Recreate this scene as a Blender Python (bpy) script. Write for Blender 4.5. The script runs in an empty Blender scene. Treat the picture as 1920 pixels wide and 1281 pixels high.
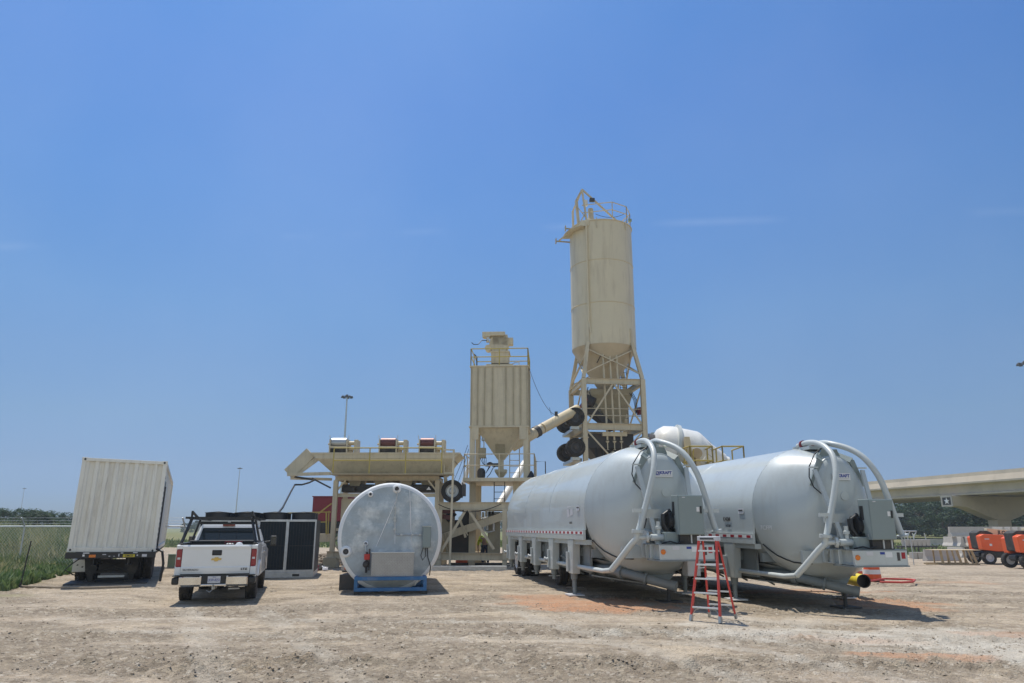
import bpy, math, random
from math import sin, cos, tan, pi, radians, sqrt, atan2, exp
from mathutils import Vector, Matrix, noise
random.seed(7)
V = Vector
S = bpy.context.scene
COL = S.collection

# ------------------------------------------------------------------ camera
FPX, PITCH, EYE = 1354.0, radians(14.5), 1.7      # focal length in photo pixels (photo 1920 wide)
cam = bpy.data.objects.new('camera', bpy.data.cameras.new('camera'))
COL.objects.link(cam); S.camera = cam
cam.location = (0, 0, EYE); cam.rotation_euler = (radians(90)+PITCH, 0, 0)
cam.data.sensor_width = 36; cam.data.lens = 36*FPX/1920
cam.data.clip_end = 9000; cam.data.clip_start = 0.1

def px(u, v, Y):
    """photo pixel at forward distance Y (metres) -> world point"""
    a = (u-960)/FPX; b = (640.5-v)/FPX
    t = Y/(cos(PITCH)-b*sin(PITCH))
    return V((a*t, Y, EYE+t*(sin(PITCH)+b*cos(PITCH))))
def gp(u, v):
    """photo pixel -> point on the ground"""
    b = (640.5-v)/FPX
    d = EYE/tan(-(math.atan(b)+PITCH))
    return px(u, v, d)

# ------------------------------------------------------------------ sky, sun, exposure
SUN_EL, SUN_AZ = 69.0, -28.0        # azimuth from +Y, clockwise (negative: to the left)
w = bpy.data.worlds.new("World"); S.world = w; w.use_nodes = True
nt = w.node_tree; nt.nodes.clear()
out = nt.nodes.new('ShaderNodeOutputWorld'); bg = nt.nodes.new('ShaderNodeBackground')
sky = nt.nodes.new('ShaderNodeTexSky'); sky.sky_type = 'NISHITA'; sky.sun_disc = False
sky.sun_elevation = radians(SUN_EL); sky.sun_rotation = radians(SUN_AZ)
sky.air_density = 1.0; sky.dust_density = 0.6; sky.ozone_density = 2.0; sky.altitude = 150
# a faint old contrail and high thin haze, laid by sky direction
tc = nt.nodes.new('ShaderNodeTexCoord'); sp = nt.nodes.new('ShaderNodeSeparateXYZ')
nt.links.new(tc.outputs['Generated'], sp.inputs[0])
bg.inputs[1].default_value = 0.108
# summer haze: the clear sky model, dimmed towards the horizon
rp = nt.nodes.new('ShaderNodeValToRGB')
STOPS = [(0.042, (0.2921, 0.3752, 0.594)), (0.078, (0.3234, 0.386, 0.5381)), (0.136, (0.3949, 0.4564, 0.5376)), (0.208, (0.4443, 0.5257, 0.5988)), (0.279, (0.4618, 0.5924, 0.6742)), (0.416, (0.4648, 0.656, 0.8)), (0.537, (0.4504, 0.6703, 0.8693)), (0.636, (0.4578, 0.7088, 0.9149))]
rp.color_ramp.elements[0].position = STOPS[0][0]; rp.color_ramp.elements[0].color = (*STOPS[0][1], 1)
rp.color_ramp.elements[1].position = STOPS[-1][0]; rp.color_ramp.elements[1].color = (*STOPS[-1][1], 1)
for z, c in STOPS[1:-1]:
    e = rp.color_ramp.elements.new(z); e.color = (*c, 1)
nt.links.new(sp.outputs[2], rp.inputs[0])
STRK = [px(430, 447, 100)-V((0, 0, EYE)), px(1900, 396, 100)-V((0, 0, EYE))]; sn = STRK[0].cross(STRK[1]).normalized()
dp = nt.nodes.new('ShaderNodeVectorMath'); dp.operation = 'DOT_PRODUCT'; dp.inputs[1].default_value = sn; nt.links.new(tc.outputs['Generated'], dp.inputs[0])
ab = nt.nodes.new('ShaderNodeMath'); ab.operation = 'ABSOLUTE'; nt.links.new(dp.outputs['Value'], ab.inputs[0])
m_a = nt.nodes.new('ShaderNodeMapRange'); m_a.inputs[1].default_value = 0.007; m_a.inputs[2].default_value = 0.0; nt.links.new(ab.outputs[0], m_a.inputs[0])
nzs = nt.nodes.new('ShaderNodeTexNoise'); nzs.inputs['Scale'].default_value = 5.5; nzs.inputs['Detail'].default_value = 7; nt.links.new(tc.outputs['Generated'], nzs.inputs['Vector'])
m_b = nt.nodes.new('ShaderNodeMapRange'); m_b.inputs[1].default_value = 0.47; m_b.inputs[2].default_value = 0.62; nt.links.new(nzs.outputs[0], m_b.inputs[0])
mm_ = nt.nodes.new('ShaderNodeMath'); mm_.operation = 'MULTIPLY'; nt.links.new(m_a.outputs[0], mm_.inputs[0]); nt.links.new(m_b.outputs[0], mm_.inputs[1])
# very soft veils of thin cloud
nz2 = nt.nodes.new('ShaderNodeTexNoise'); nz2.inputs['Scale'].default_value = 2.2; nz2.inputs['Detail'].default_value = 5; nt.links.new(tc.outputs['Generated'], nz2.inputs['Vector'])
m_c = nt.nodes.new('ShaderNodeMapRange'); m_c.inputs[1].default_value = 0.4; m_c.inputs[2].default_value = 0.7; m_c.inputs[3].default_value = 0.0; m_c.inputs[4].default_value = 0.7; nt.links.new(nz2.outputs[0], m_c.inputs[0])
mad = nt.nodes.new('ShaderNodeMath'); mad.operation = 'ADD'; nt.links.new(mm_.outputs[0], mad.inputs[0]); nt.links.new(m_c.outputs[0], mad.inputs[1])
veil = nt.nodes.new('ShaderNodeVectorMath'); veil.operation = 'SCALE'; veil.inputs[0].default_value = (0.42, 0.36, 0.24); nt.links.new(mad.outputs[0], veil.inputs['Scale'])
ml = nt.nodes.new('ShaderNodeVectorMath'); ml.operation = 'MULTIPLY'; nt.links.new(sky.outputs[0], ml.inputs[0]); nt.links.new(rp.outputs[0], ml.inputs[1])
m2 = nt.nodes.new('ShaderNodeVectorMath'); m2.operation = 'SCALE'; m2.inputs['Scale'].default_value = 1.0
sat = nt.nodes.new('ShaderNodeVectorMath'); sat.operation = 'MULTIPLY'; sat.inputs[1].default_value = (1.02, 1.13, 1.24); nt.links.new(ml.outputs[0], sat.inputs[0])
vad = nt.nodes.new('ShaderNodeVectorMath'); vad.operation = 'ADD'; nt.links.new(sat.outputs[0], vad.inputs[0]); nt.links.new(veil.outputs[0], vad.inputs[1]); nt.links.new(vad.outputs[0], m2.inputs[0])
# sky behind the camera is boosted and warmed, added fill for front faces
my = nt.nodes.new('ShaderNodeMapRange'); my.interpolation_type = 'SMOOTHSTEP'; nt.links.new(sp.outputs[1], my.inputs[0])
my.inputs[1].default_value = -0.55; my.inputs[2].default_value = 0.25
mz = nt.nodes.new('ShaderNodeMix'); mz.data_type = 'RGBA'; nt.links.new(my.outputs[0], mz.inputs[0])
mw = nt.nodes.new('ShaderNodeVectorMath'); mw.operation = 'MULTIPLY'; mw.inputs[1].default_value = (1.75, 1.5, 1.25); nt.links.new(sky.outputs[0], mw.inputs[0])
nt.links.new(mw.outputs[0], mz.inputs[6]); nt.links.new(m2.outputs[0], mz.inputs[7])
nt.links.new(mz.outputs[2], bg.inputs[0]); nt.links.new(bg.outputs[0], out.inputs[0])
sl = bpy.data.lights.new('sun', 'SUN'); sl.energy = 3.7; sl.angle = radians(0.55); sl.color = (1, 0.945, 0.85)
so = bpy.data.objects.new('sun', sl); COL.objects.link(so)
el, az = radians(SUN_EL), radians(SUN_AZ)
sdir = V((sin(az)*cos(el), cos(az)*cos(el), sin(el)))
so.rotation_euler = sdir.to_track_quat('Z', 'Y').to_euler(); so.location = (0, 0, 60)
S.view_settings.view_transform = 'Standard'; S.view_settings.look = 'None'
S.view_settings.gamma = 1; S.view_settings.exposure = 0.27; S.view_settings.use_curve_mapping = False
S.cycles.max_bounces = 6; S.cycles.use_denoising = True

# ------------------------------------------------------------------ materials
M = {}
def mat(name, col, rough=0.5, metal=0.0, var=0.12, vscale=1.5, bump=0.0, bscale=30.0, dirt=None, dirtamt=0.0,
        dscale=0.8, streak=False, emit=None, spec=0.5, coat=0.0, alpha=None):
    m = bpy.data.materials.new(name); m.use_nodes = True
    n = m.node_tree.nodes; L = m.node_tree.links; b = n['Principled BSDF']
    b.inputs['Roughness'].default_value = rough; b.inputs['Metallic'].default_value = metal
    b.inputs['Specular IOR Level'].default_value = spec; b.inputs['Coat Weight'].default_value = coat
    co = n.new('ShaderNodeTexCoord'); mp = n.new('ShaderNodeMapping'); L.new(co.outputs['Object'], mp.inputs[0])
    ns = n.new('ShaderNodeTexNoise'); ns.inputs['Scale'].default_value = vscale; ns.inputs['Detail'].default_value = 6
    ns.inputs['Roughness'].default_value = 0.65
    L.new(mp.outputs[0], ns.inputs['Vector'])
    mx = n.new('ShaderNodeMix'); mx.data_type = 'RGBA'
    c = V(col[:3]); d = c*(1-var); e = V([min(1, x) for x in c*(1+var*0.7)])
    mx.inputs[6].default_value = (*d, 1); mx.inputs[7].default_value = (*e, 1)
    rr = n.new('ShaderNodeMapRange'); rr.inputs[1].default_value = 0.3; rr.inputs[2].default_value = 0.7
    L.new(ns.outputs[0], rr.inputs[0]); L.new(rr.outputs[0], mx.inputs[0])
    last = mx.outputs[2]
    if dirt is not None:
        mp2 = n.new('ShaderNodeMapping'); L.new(co.outputs['Object'], mp2.inputs[0])
        if streak: mp2.inputs['Scale'].default_value = (3, 3, 0.35)
        n2 = n.new('ShaderNodeTexNoise'); n2.inputs['Scale'].default_value = dscale; n2.inputs['Detail'].default_value = 8
        n2.inputs['Roughness'].default_value = 0.7; L.new(mp2.outputs[0], n2.inputs['Vector'])
        r2 = n.new('ShaderNodeMapRange'); r2.inputs[1].default_value = 0.5; r2.inputs[2].default_value = 0.75
        r2.inputs[4].default_value = dirtamt
        L.new(n2.outputs[0], r2.inputs[0])
        m2 = n.new('ShaderNodeMix'); m2.data_type = 'RGBA'; L.new(r2.outputs[0], m2.inputs[0])
        L.new(last, m2.inputs[6]); m2.inputs[7].default_value = (*dirt, 1); last = m2.outputs[2]
    L.new(last, b.inputs['Base Color'])
    if bump:
        nb = n.new('ShaderNodeTexNoise'); nb.inputs['Scale'].default_value = bscale; nb.inputs['Detail'].default_value = 4
        L.new(co.outputs['Object'], nb.inputs['Vector'])
        bp = n.new('ShaderNodeBump'); bp.inputs['Strength'].default_value = bump; bp.inputs['Distance'].default_value = 0.02
        L.new(nb.outputs[0], bp.inputs['Height']); L.new(bp.outputs[0], b.inputs['Normal'])
    # roughness breakup
    r3 = n.new('ShaderNodeMapRange'); r3.inputs[3].default_value = max(0, rough-0.08); r3.inputs[4].default_value = min(1, rough+0.12)
    L.new(ns.outputs[0], r3.inputs[0]); L.new(r3.outputs[0], b.inputs['Roughness'])
    M[name] = m
    return m

RUST = (0.16, 0.085, 0.045); DUST = (0.42, 0.35, 0.26); GRIME = (0.16, 0.15, 0.13)
mat('tan', (0.585, 0.51, 0.365), 0.5, var=0.1, dirt=(0.22, 0.17, 0.12), dirtamt=0.45, dscale=1.8, streak=True)
mat('tan_dark', (0.40, 0.35, 0.24), 0.6, var=0.12, dirt=RUST, dirtamt=0.35, dscale=2)
mat('silo_tan', (0.64, 0.565, 0.405), 0.42, var=0.05, vscale=0.5, dirt=(0.33, 0.26, 0.18), dirtamt=0.5, dscale=0.9, streak=True)
mat('cone_rust', (0.50, 0.40, 0.26), 0.55, var=0.1, dirt=(0.30, 0.17, 0.09), dirtamt=0.4, dscale=0.8)
mat('yellow', (0.46, 0.36, 0.09), 0.5, var=0.15, dirt=GRIME, dirtamt=0.3, dscale=3)
mat('trailer', (0.475, 0.52, 0.52), 0.33, var=0.05, vscale=0.6, dirt=(0.36, 0.36, 0.33), dirtamt=0.55, dscale=0.7, streak=True, coat=0.35)
mat('trailer_pipe', (0.52, 0.555, 0.545), 0.4, var=0.06, dirt=(0.35, 0.34, 0.3), dirtamt=0.3, dscale=2)
mat('trailer_dark', (0.20, 0.23, 0.24), 0.5, var=0.12, dirt=DUST, dirtamt=0.25)
mat('cabinet', (0.23, 0.28, 0.28), 0.45, var=0.05, dirt=(0.3, 0.31, 0.29), dirtamt=0.3)
mat('steel', (0.42, 0.43, 0.43), 0.38, 0.85, var=0.1)
mat('galv', (0.5, 0.52, 0.53), 0.45, 0.6, var=0.2, vscale=5)
mat('galv_pale', (0.72, 0.74, 0.74), 0.5, 0.3, var=0.1, vscale=3)
mat('chrome', (0.75, 0.75, 0.74), 0.14, 1.0, var=0.04)
mat('black', (0.018, 0.019, 0.021), 0.45, var=0.2)
mat('black_dusty', (0.035, 0.034, 0.033), 0.7, var=0.3, dirt=DUST, dirtamt=0.25, dscale=2)
mat('rubber', (0.028, 0.027, 0.026), 0.85, var=0.25, dirt=(0.22, 0.18, 0.14), dirtamt=0.45, dscale=4, bump=0.3, bscale=40)
mat('dark_steel', (0.07, 0.07, 0.072), 0.6, 0.3, var=0.25, dirt=RUST, dirtamt=0.4, dscale=3)
mat('white_paint', (0.78, 0.79, 0.79), 0.28, var=0.02, coat=0.6, dirt=(0.5, 0.44, 0.36), dirtamt=0.18, dscale=1.5)
mat('white_drum', (0.80, 0.79, 0.75), 0.42, var=0.05, dirt=(0.5, 0.45, 0.38), dirtamt=0.5, dscale=1.3)
mat('container', (0.76, 0.735, 0.66), 0.5, var=0.04, dirt=(0.36, 0.31, 0.25), dirtamt=0.55, dscale=2.0, streak=True)
mat('glass', (0.02, 0.03, 0.035), 0.06, var=0.05, spec=0.8)
mat('red_lens', (0.27, 0.006, 0.018), 0.15, var=0.05, coat=0.8)
mat('red', (0.50, 0.035, 0.025), 0.45, var=0.12, dirt=DUST, dirtamt=0.15)
mat('red_tape', (0.35, 0.01, 0.02), 0.5, var=0.05)
mat('white_tape', (0.75, 0.75, 0.75), 0.5, var=0.05)
mat('orange_lens', (0.75, 0.2, 0.02), 0.25, var=0.05)
mat('maroon', (0.20, 0.022, 0.035), 0.55, var=0.1, dirt=(0.1, 0.03, 0.03), dirtamt=0.4)
mat('ladder_red', (0.62, 0.055, 0.04), 0.45, var=0.12, dirt=DUST, dirtamt=0.2, dscale=6)
mat('tread', (0.36, 0.35, 0.345), 0.42, 0.7, var=0.12, vscale=4, bump=0.4, bscale=60)
mat('alu', (0.66, 0.67, 0.67), 0.4, 0.5, var=0.08)
mat('blue', (0.02, 0.13, 0.32), 0.45, var=0.15, dirt=DUST, dirtamt=0.3, dscale=3)
mat('barrel', (0.75, 0.10, 0.02), 0.5, var=0.08, dirt=DUST, dirtamt=0.3, dscale=4)
mat('lift_orange', (0.82, 0.115, 0.022), 0.38, var=0.05, dirt=DUST, dirtamt=0.2)
mat('cream', (0.62, 0.52, 0.34), 0.45, var=0.06)
mat('concrete', (0.46, 0.43, 0.385), 0.85, var=0.12, bump=0.25, bscale=25, dirt=(0.27, 0.25, 0.22), dirtamt=0.5, dscale=0.9)
mat('bridge', (0.56, 0.475, 0.37), 0.85, var=0.1, vscale=0.3, dirt=(0.28, 0.24, 0.19), dirtamt=0.45, dscale=0.35)
mat('wood', (0.45, 0.34, 0.2), 0.8, var=0.25, vscale=6, dirt=(0.2, 0.16, 0.11), dirtamt=0.5, dscale=3)
mat('plywood', (0.58, 0.47, 0.3), 0.75, var=0.12, vscale=5)
mat('hose_yellow', (0.72, 0.57, 0.03), 0.55, var=0.15, dirt=(0.35, 0.22, 0.08), dirtamt=0.6, dscale=5)
mat('hose_red', (0.5, 0.05, 0.04), 0.6, var=0.1, dirt=DUST, dirtamt=0.4, dscale=3)
mat('fan_black', (0.012, 0.017, 0.024), 0.4, var=0.2)
mat('coil', (0.006, 0.014, 0.022), 0.5, var=0.3, vscale=2, spec=0.25)
mat('utility_green', (0.24, 0.31, 0.22), 0.6, var=0.08)
mat('bark', (0.13, 0.10, 0.075), 0.9, var=0.3, vscale=4)
mat('skin', (0.4, 0.23, 0.15), 0.6, var=0.05)
mat('hivis', (0.65, 0.80, 0.04), 0.7, var=0.06)
mat('denim', (0.03, 0.045, 0.085), 0.85, var=0.2, vscale=8)
mat('sign_blue', (0.02, 0.05, 0.30), 0.4, var=0.05)
mat('gold', (0.62, 0.43, 0.13), 0.3, 0.5, var=0.05)
mat('plate', (0.6, 0.6, 0.62), 0.5, var=0.05)
mat('stone', (0.36, 0.30, 0.235), 0.9, var=0.3, vscale=8)
mat('clod', (0.34, 0.275, 0.205), 0.95, var=0.3, vscale=8)
mat('drum_red', (0.13, 0.045, 0.042), 0.4, 0.3, var=0.15)

def leaf_mat(name, a, b, scale=0.6):
    m = bpy.data.materials.new(name); m.use_nodes = True
    n = m.node_tree.nodes; L = m.node_tree.links; p = n['Principled BSDF']
    p.inputs['Roughness'].default_value = 0.65
    g = n.new('ShaderNodeNewGeometry'); rp = n.new('ShaderNodeMix'); rp.data_type = 'RGBA'
    rp.inputs[6].default_value = (*a, 1); rp.inputs[7].default_value = (*b, 1)
    ns = n.new('ShaderNodeTexNoise'); ns.inputs['Scale'].default_value = scale; ns.inputs['Detail'].default_value = 3
    L.new(g.outputs['Position'], ns.inputs['Vector'])
    mr = n.new('ShaderNodeMapRange'); mr.inputs[1].default_value = 0.3; mr.inputs[2].default_value = 0.7
    ad = n.new('ShaderNodeMath'); ad.operation = 'ADD'; L.new(ns.outputs[0], ad.inputs[0])
    sc = n.new('ShaderNodeMath'); sc.operation = 'MULTIPLY_ADD'; L.new(g.outputs['Random Per Island'], sc.inputs[0])
    sc.inputs[1].default_value = 0.4; sc.inputs[2].default_value = -0.2
    L.new(sc.outputs[0], ad.inputs[1]); L.new(ad.outputs[0], mr.inputs[0]); L.new(mr.outputs[0], rp.inputs[0])
    L.new(rp.outputs[2], p.inputs['Base Color'])
    p.inputs['Transmission Weight'].default_value = 0.0
    tr = n.new('ShaderNodeBsdfTranslucent'); L.new(rp.outputs[2], tr.inputs[0])
    ms = n.new('ShaderNodeMixShader'); ms.inputs[0].default_value = 0.3
    o = n['Material Output']; L.new(p.outputs[0], ms.inputs[1]); L.new(tr.outputs[0], ms.inputs[2]); L.new(ms.outputs[0], o.inputs[0])
    M[name] = m
leaf_mat('leaf', (0.018, 0.045, 0.018), (0.055, 0.105, 0.035))
leaf_mat('leaf_b', (0.022, 0.055, 0.028), (0.065, 0.12, 0.05))
leaf_mat('weed', (0.12, 0.18, 0.06), (0.44, 0.40, 0.22), 0.5)
leaf_mat('weed_far', (0.10, 0.15, 0.05), (0.22, 0.24, 0.10), 0.12)

# ------------------------------------------------------------------ mesh builder
def basis(d, up=V((0, 0, 1))):
    d = d.normalized()
    if abs(d.dot(up)) > 0.98: up = V((0, 1, 0))
    x = d.cross(up).normalized(); z = x.cross(d).normalized()
    return x, d, z
class MB:
    def __init__(s): s.v = []; s.f = []; s.s = []
    def add(s, vs, fs, sm=False):
        o = len(s.v); s.v += [tuple(p) for p in vs]
        for f in fs: s.f.append(tuple(i+o for i in f)); s.s.append(sm)
        return s
    def bx(s, x0, x1, y0, y1, z0, z1):
        return s.add([(x0,y0,z0),(x1,y0,z0),(x1,y1,z0),(x0,y1,z0),(x0,y0,z1),(x1,y0,z1),(x1,y1,z1),(x0,y1,z1)],
            [(0,3,2,1),(4,5,6,7),(0,1,5,4),(1,2,6,5),(2,3,7,6),(3,0,4,7)])
    def beam(s, p, q, a, b=None, up=V((0, 0, 1))):
        b = b or a; p = V(p); q = V(q); x, d, z = basis(q-p, V(up)); x = x*a/2; z = z*b/2
        vs = [p-x-z, p+x-z, p+x+z, p-x+z, q-x-z, q+x-z, q+x+z, q-x+z]
        return s.add(vs, [(0,1,2,3),(7,6,5,4),(0,4,5,1),(1,5,6,2),(2,6,7,3),(3,7,4,0)])
    def ib(s, p, q, a, b, t=0.02, up=V((0, 0, 1))):       # I beam: flange width a, depth b
        p = V(p); q = V(q); x, d, z = basis(q-p, V(up))
        s.beam(p+z*(b/2-t/2), q+z*(b/2-t/2), a, t, up); s.beam(p-z*(b/2-t/2), q-z*(b/2-t/2), a, t, up)
        return s.beam(p, q, t, b-2*t, up)
    def tube(s, pts, r, n=10, cap=True, closed=False):
        pts = [V(p) for p in pts]; k = len(pts); rs = r if isinstance(r, (list, tuple)) else [r]*k
        vs = []; x = None
        for i, p in enumerate(pts):
            if closed: d = pts[(i+1) % k]-pts[i-1]
            else: d = pts[min(i+1, k-1)]-pts[max(i-1, 0)]
            d.normalize()
            if x is None: x, _, z = basis(d)
            else:
                x = (x-d*x.dot(d)).normalized(); z = x.cross(d).normalized()
            for j in range(n):
                t = 2*pi*j/n; vs.append(p+(x*cos(t)+z*sin(t))*rs[i])
        fs = []
        for i in range(k if closed else k-1):
            for j in range(n):
                a = i*n+j; b = i*n+(j+1) % n; c = ((i+1) % k)*n; fs.append((a, b, c+(j+1) % n, c+j))
        s.add(vs, fs, True)
        if cap and not closed:
            s.add(vs[:n], [tuple(range(n))[::-1]]); s.add(vs[-n:], [tuple(range(n))])
        return s
    def cyl(s, p, q, r, r2=None, n=20): return s.tube([p, q], [r, r if r2 is None else r2], n)
    def lathe(s, prof, mtx=None, n=32, sm=True, cap=True):     # prof: (r, z)
        mtx = mtx or Matrix.Identity(4); vs = []; k = len(prof)
        for r, z in prof:
            for j in range(n):
                t = 2*pi*j/n; vs.append(mtx @ V((r*cos(t), r*sin(t), z)))
        fs = [(i*n+j, i*n+(j+1) % n, (i+1)*n+(j+1) % n, (i+1)*n+j) for i in range(k-1) for j in range(n)]
        s.add(vs, fs, sm)
        if cap:
            if prof[0][0] > 1e-4: s.add(vs[:n], [tuple(range(n))[::-1]])
            if prof[-1][0] > 1e-4: s.add(vs[-n:], [tuple(range(n))])
        return s
    def prism(s, poly, off):                                   # 3-D polygon pushed along off
        off = V(off); a = [V(p) for p in poly]; n = len(a)
        return s.add(a+[p+off for p in a], [tuple(range(n))[::-1], tuple(range(n, 2*n))]+[(i, (i+1) % n, n+(i+1) % n, n+i) for i in range(n)])
    def loft(s, secs, sm=True, cap=True):
        n = len(secs[0]); vs = [p for q in secs for p in q]
        s.add(vs, [(i*n+j, i*n+(j+1) % n, (i+1)*n+(j+1) % n, (i+1)*n+j) for i in range(len(secs)-1) for j in range(n)], sm)
        if cap: s.add(secs[0], [tuple(range(n))[::-1]]); s.add(secs[-1], [tuple(range(n))])
        return s
    def build(s, name, m, parent=None, bev=0.0, kind=None, smooth_angle=True):
        me = bpy.data.meshes.new(name); me.from_pydata(s.v, [], s.f); me.update()
        me.polygons.foreach_set('use_smooth', s.s)
        me.materials.append(M[m] if isinstance(m, str) else m)
        import bmesh
        if len(s.v) < 20000:
            b = bmesh.new(); b.from_mesh(me); bmesh.ops.recalc_face_normals(b, faces=b.faces)
            for e_ in b.edges:
                if len(e_.link_faces) == 2 and e_.calc_face_angle(0) > 0.6: e_.smooth = False
            b.to_mesh(me); b.free()
        o = bpy.data.objects.new(name, me); COL.objects.link(o)
        if parent is not None: o.parent = parent
        if bev:
            bm = o.modifiers.new('bevel', 'BEVEL'); bm.width = bev; bm.segments = 2; bm.limit_method = 'ANGLE'
        if kind: o['kind'] = kind
        return o
def tag(o, label, cat=None, group=None, kind=None):
    if label: o['label'] = label
    if cat: o['category'] = cat
    if group: o['group'] = group
    if kind: o['kind'] = kind
    return o
def thing(name, label, cat, loc=(0, 0, 0), rz=0.0, group=None):
    o = bpy.data.objects.new(name, None); COL.objects.link(o); o.location = loc; o.rotation_euler = (0, 0, rz)
    o.empty_display_size = 0.3
    return tag(o, label, cat, group)
def kids(o): return [c for c in bpy.data.objects if c.parent == o]
def copy_tree(o, parent=None):
    c = o.copy(); COL.objects.link(c); c.parent = parent
    for ch in kids(o): copy_tree(ch, c)
    return c
def text(body, size, m, parent, loc, rot, name='lettering', ext=0.002, sx=1.0, bold=0.0, mirror=False):
    cu = bpy.data.curves.new(name, 'FONT'); cu.body = body; cu.size = size; cu.extrude = ext
    cu.align_x = 'CENTER'; cu.align_y = 'CENTER'; cu.offset = bold
    t = bpy.data.objects.new('t', cu); me = bpy.data.meshes.new_from_object(t)
    bpy.data.objects.remove(t); me.materials.clear(); me.materials.append(M[m])
    o = bpy.data.objects.new(name, me); COL.objects.link(o); o.parent = parent
    o.location = loc; o.rotation_euler = rot; o.scale = (sx, 1, 1)
    return o
def ring_pts(r, n, c=V((0, 0, 0)), ax='z', a0=0, a1=2*pi):
    out = []
    for i in range(n):
        t = a0+(a1-a0)*i/(n if abs(a1-a0-2*pi) < 1e-6 else n-1)
        if ax == 'z': out.append(c+V((r*cos(t), r*sin(t), 0)))
        elif ax == 'y': out.append(c+V((r*cos(t), 0, r*sin(t))))
        else: out.append(c+V((0, r*cos(t), r*sin(t))))
    return out
def rotM(axis_from_z, origin):
    """matrix taking local z to direction, placed at origin"""
    q = V((0, 0, 1)).rotation_difference(V(axis_from_z).normalized())
    return Matrix.Translation(V(origin)) @ q.to_matrix().to_4x4()
def wheel(parent, c, ax, r=0.5, wd=0.28, name='wheel', rim_mat='steel', dual=False, rr=None, n=28):
    """tyre with tread blocks and a dished rim, axle direction ax, outer face towards +ax"""
    ax = V(ax).normalized(); c = V(c); rr = rr or r*0.58
    m = rotM(ax, c); h = wd/2
    prof = [(rr, -h*0.75), (r*0.8, -h), (r*0.94, -h*0.92), (r, -h*0.7), (r, -h*0.33), (r*0.975, -h*0.3), (r*0.975, -h*0.22), (r, -h*0.2),
            (r, h*0.2), (r*0.975, h*0.22), (r*0.975, h*0.3), (r, h*0.33), (r, h*0.7), (r*0.94, h*0.92), (r*0.8, h), (rr, h*0.75)]
    mb = MB().lathe(prof, m, n, cap=False)
    for i in range(n):
        for sg in (-1, 1):
            t = 2*pi*(i+0.25*sg)/n
            mb.beam(m @ V((r*0.99*cos(t), r*0.99*sin(t), sg*h*0.35)), m @ V((r*0.97*cos(t), r*0.97*sin(t), sg*h*0.93)), r*0.09, r*0.05,
                    up=(m.to_3x3() @ V((cos(t), sin(t), 0))))
    t = mb.build(name, 'rubber', parent)
    rm = MB().lathe([(rr*1.02, h*0.8), (rr*0.93, h*0.72), (rr*0.86, h*0.2), (rr*0.5, h*0.15), (rr*0.42, h*0.5), (rr*0.3, h*0.6), (0.0, h*0.6)], m, n, cap=False)
    rm.lathe([(rr*1.0, -h*0.75), (rr*0.9, -h*0.5), (0, -h*0.45)], m, n, cap=False)
    for i in range(8):
        a = 2*pi*i/8; p = m @ V((rr*0.62*cos(a), rr*0.62*sin(a), h*0.15)); rm.cyl(p, p+ax*h*0.2, rr*0.06, n=6)
    rm.build('rim', rim_mat, t)
    return t
def railing(mb, path, z0, h=1.07, r=0.024, step=1.3, mid=True, posts=True):
    """guard rail along path (list of (x,y)), z0 floor"""
    P = [V((p[0], p[1], 0)) for p in path]
    for i in range(len(P)-1):
        a, b = P[i], P[i+1]; L = (b-a).length; k = max(1, round(L/step))
        for hh in ([h, h*0.52] if mid else [h]):
            mb.tube([a+V((0, 0, z0+hh)), b+V((0, 0, z0+hh))], r, 8)
        for j in range(k+1):
            p = a.lerp(b, j/k)
            mb.tube([p+V((0, 0, z0)), p+V((0, 0, z0+h))], r, 8)
    return mb
def rungs(mb, p0, p1, wdir, w=0.42, r=0.016, step=0.3, rail=0.022):
    p0, p1, wdir = V(p0), V(p1), V(wdir).normalized()*w/2
    for sg in (-1, 1): mb.tube([p0+wdir*sg, p1+wdir*sg], rail, 8)
    n = int((p1-p0).length/step)
    for i in range(1, n+1):
        c = p0.lerp(p1, (i-0.5)/n); mb.tube([c-wdir, c+wdir], r, 6)
    return mb

# ------------------------------------------------------------------ ground
def fb(x, y, s, o=3): return noise.fractal(V((x*s, y*s, 3.3)), 1.0, 2.0, o)
def smst(a, b, x):
    t = max(0.0, min(1.0, (x-a)/(b-a))); return t*t*(3-2*t)
LOT_W = lambda y: -14.2-0.36*max(0, y-20)              # left edge of the bare lot
def grass_mask(x, y):
    n = fb(x, y, 0.35)*1.6
    g = smst(-0.6, 0.8, LOT_W(y)-x+n) * smst(17, 22, y)
    far = smst(66, 72, y+n*2)
    return max(g, far)
def berm(x, y):
    d = LOT_W(y)-x
    if x > 0: return 0
    return 0.95*smst(1.0, 12, d)*smst(30, 44, y)*(1-smst(120, 260, y))
RUTS = [(12.6, 0.02, 0.05), (13.25, 0.02, 0.04), (10.1, 0.035, 0.045), (9.6, 0.035, 0.03), (11.5, -0.05, 0.03), (16.5, 0.06, 0.025), (17.3, 0.06, 0.02), (28, -0.05, 0.03)]
def base_h(x, y):
    """large shape of the land: bank on the left, a dip on the right"""
    h = berm(x, y)
    if -12 < x < -4 and 15 < y < 27: h -= 0.085*(1-smst(1.6, 3.2, sqrt((x+7.6)**2+((y-20.8)/2.0)**2)))
    if x > 0:
        h -= 0.65*smst(30, 46, y)*smst(6, 15, x)*(1-smst(78, 130, y))
        h -= 0.10*smst(3.4, 6.0, x)*smst(9, 13, y)*(1-smst(30, 46, y)*smst(6, 15, x))
    return h
def gq(u, v):
    """photo pixel -> point on the shaped land"""
    Y = 9.0
    while Y < 200:
        p = px(u, v, Y)
        if p.z <= base_h(p.x, Y): return V((p.x, Y, base_h(p.x, Y)))
        Y *= 1.002
    return px(u, v, 200)
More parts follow.
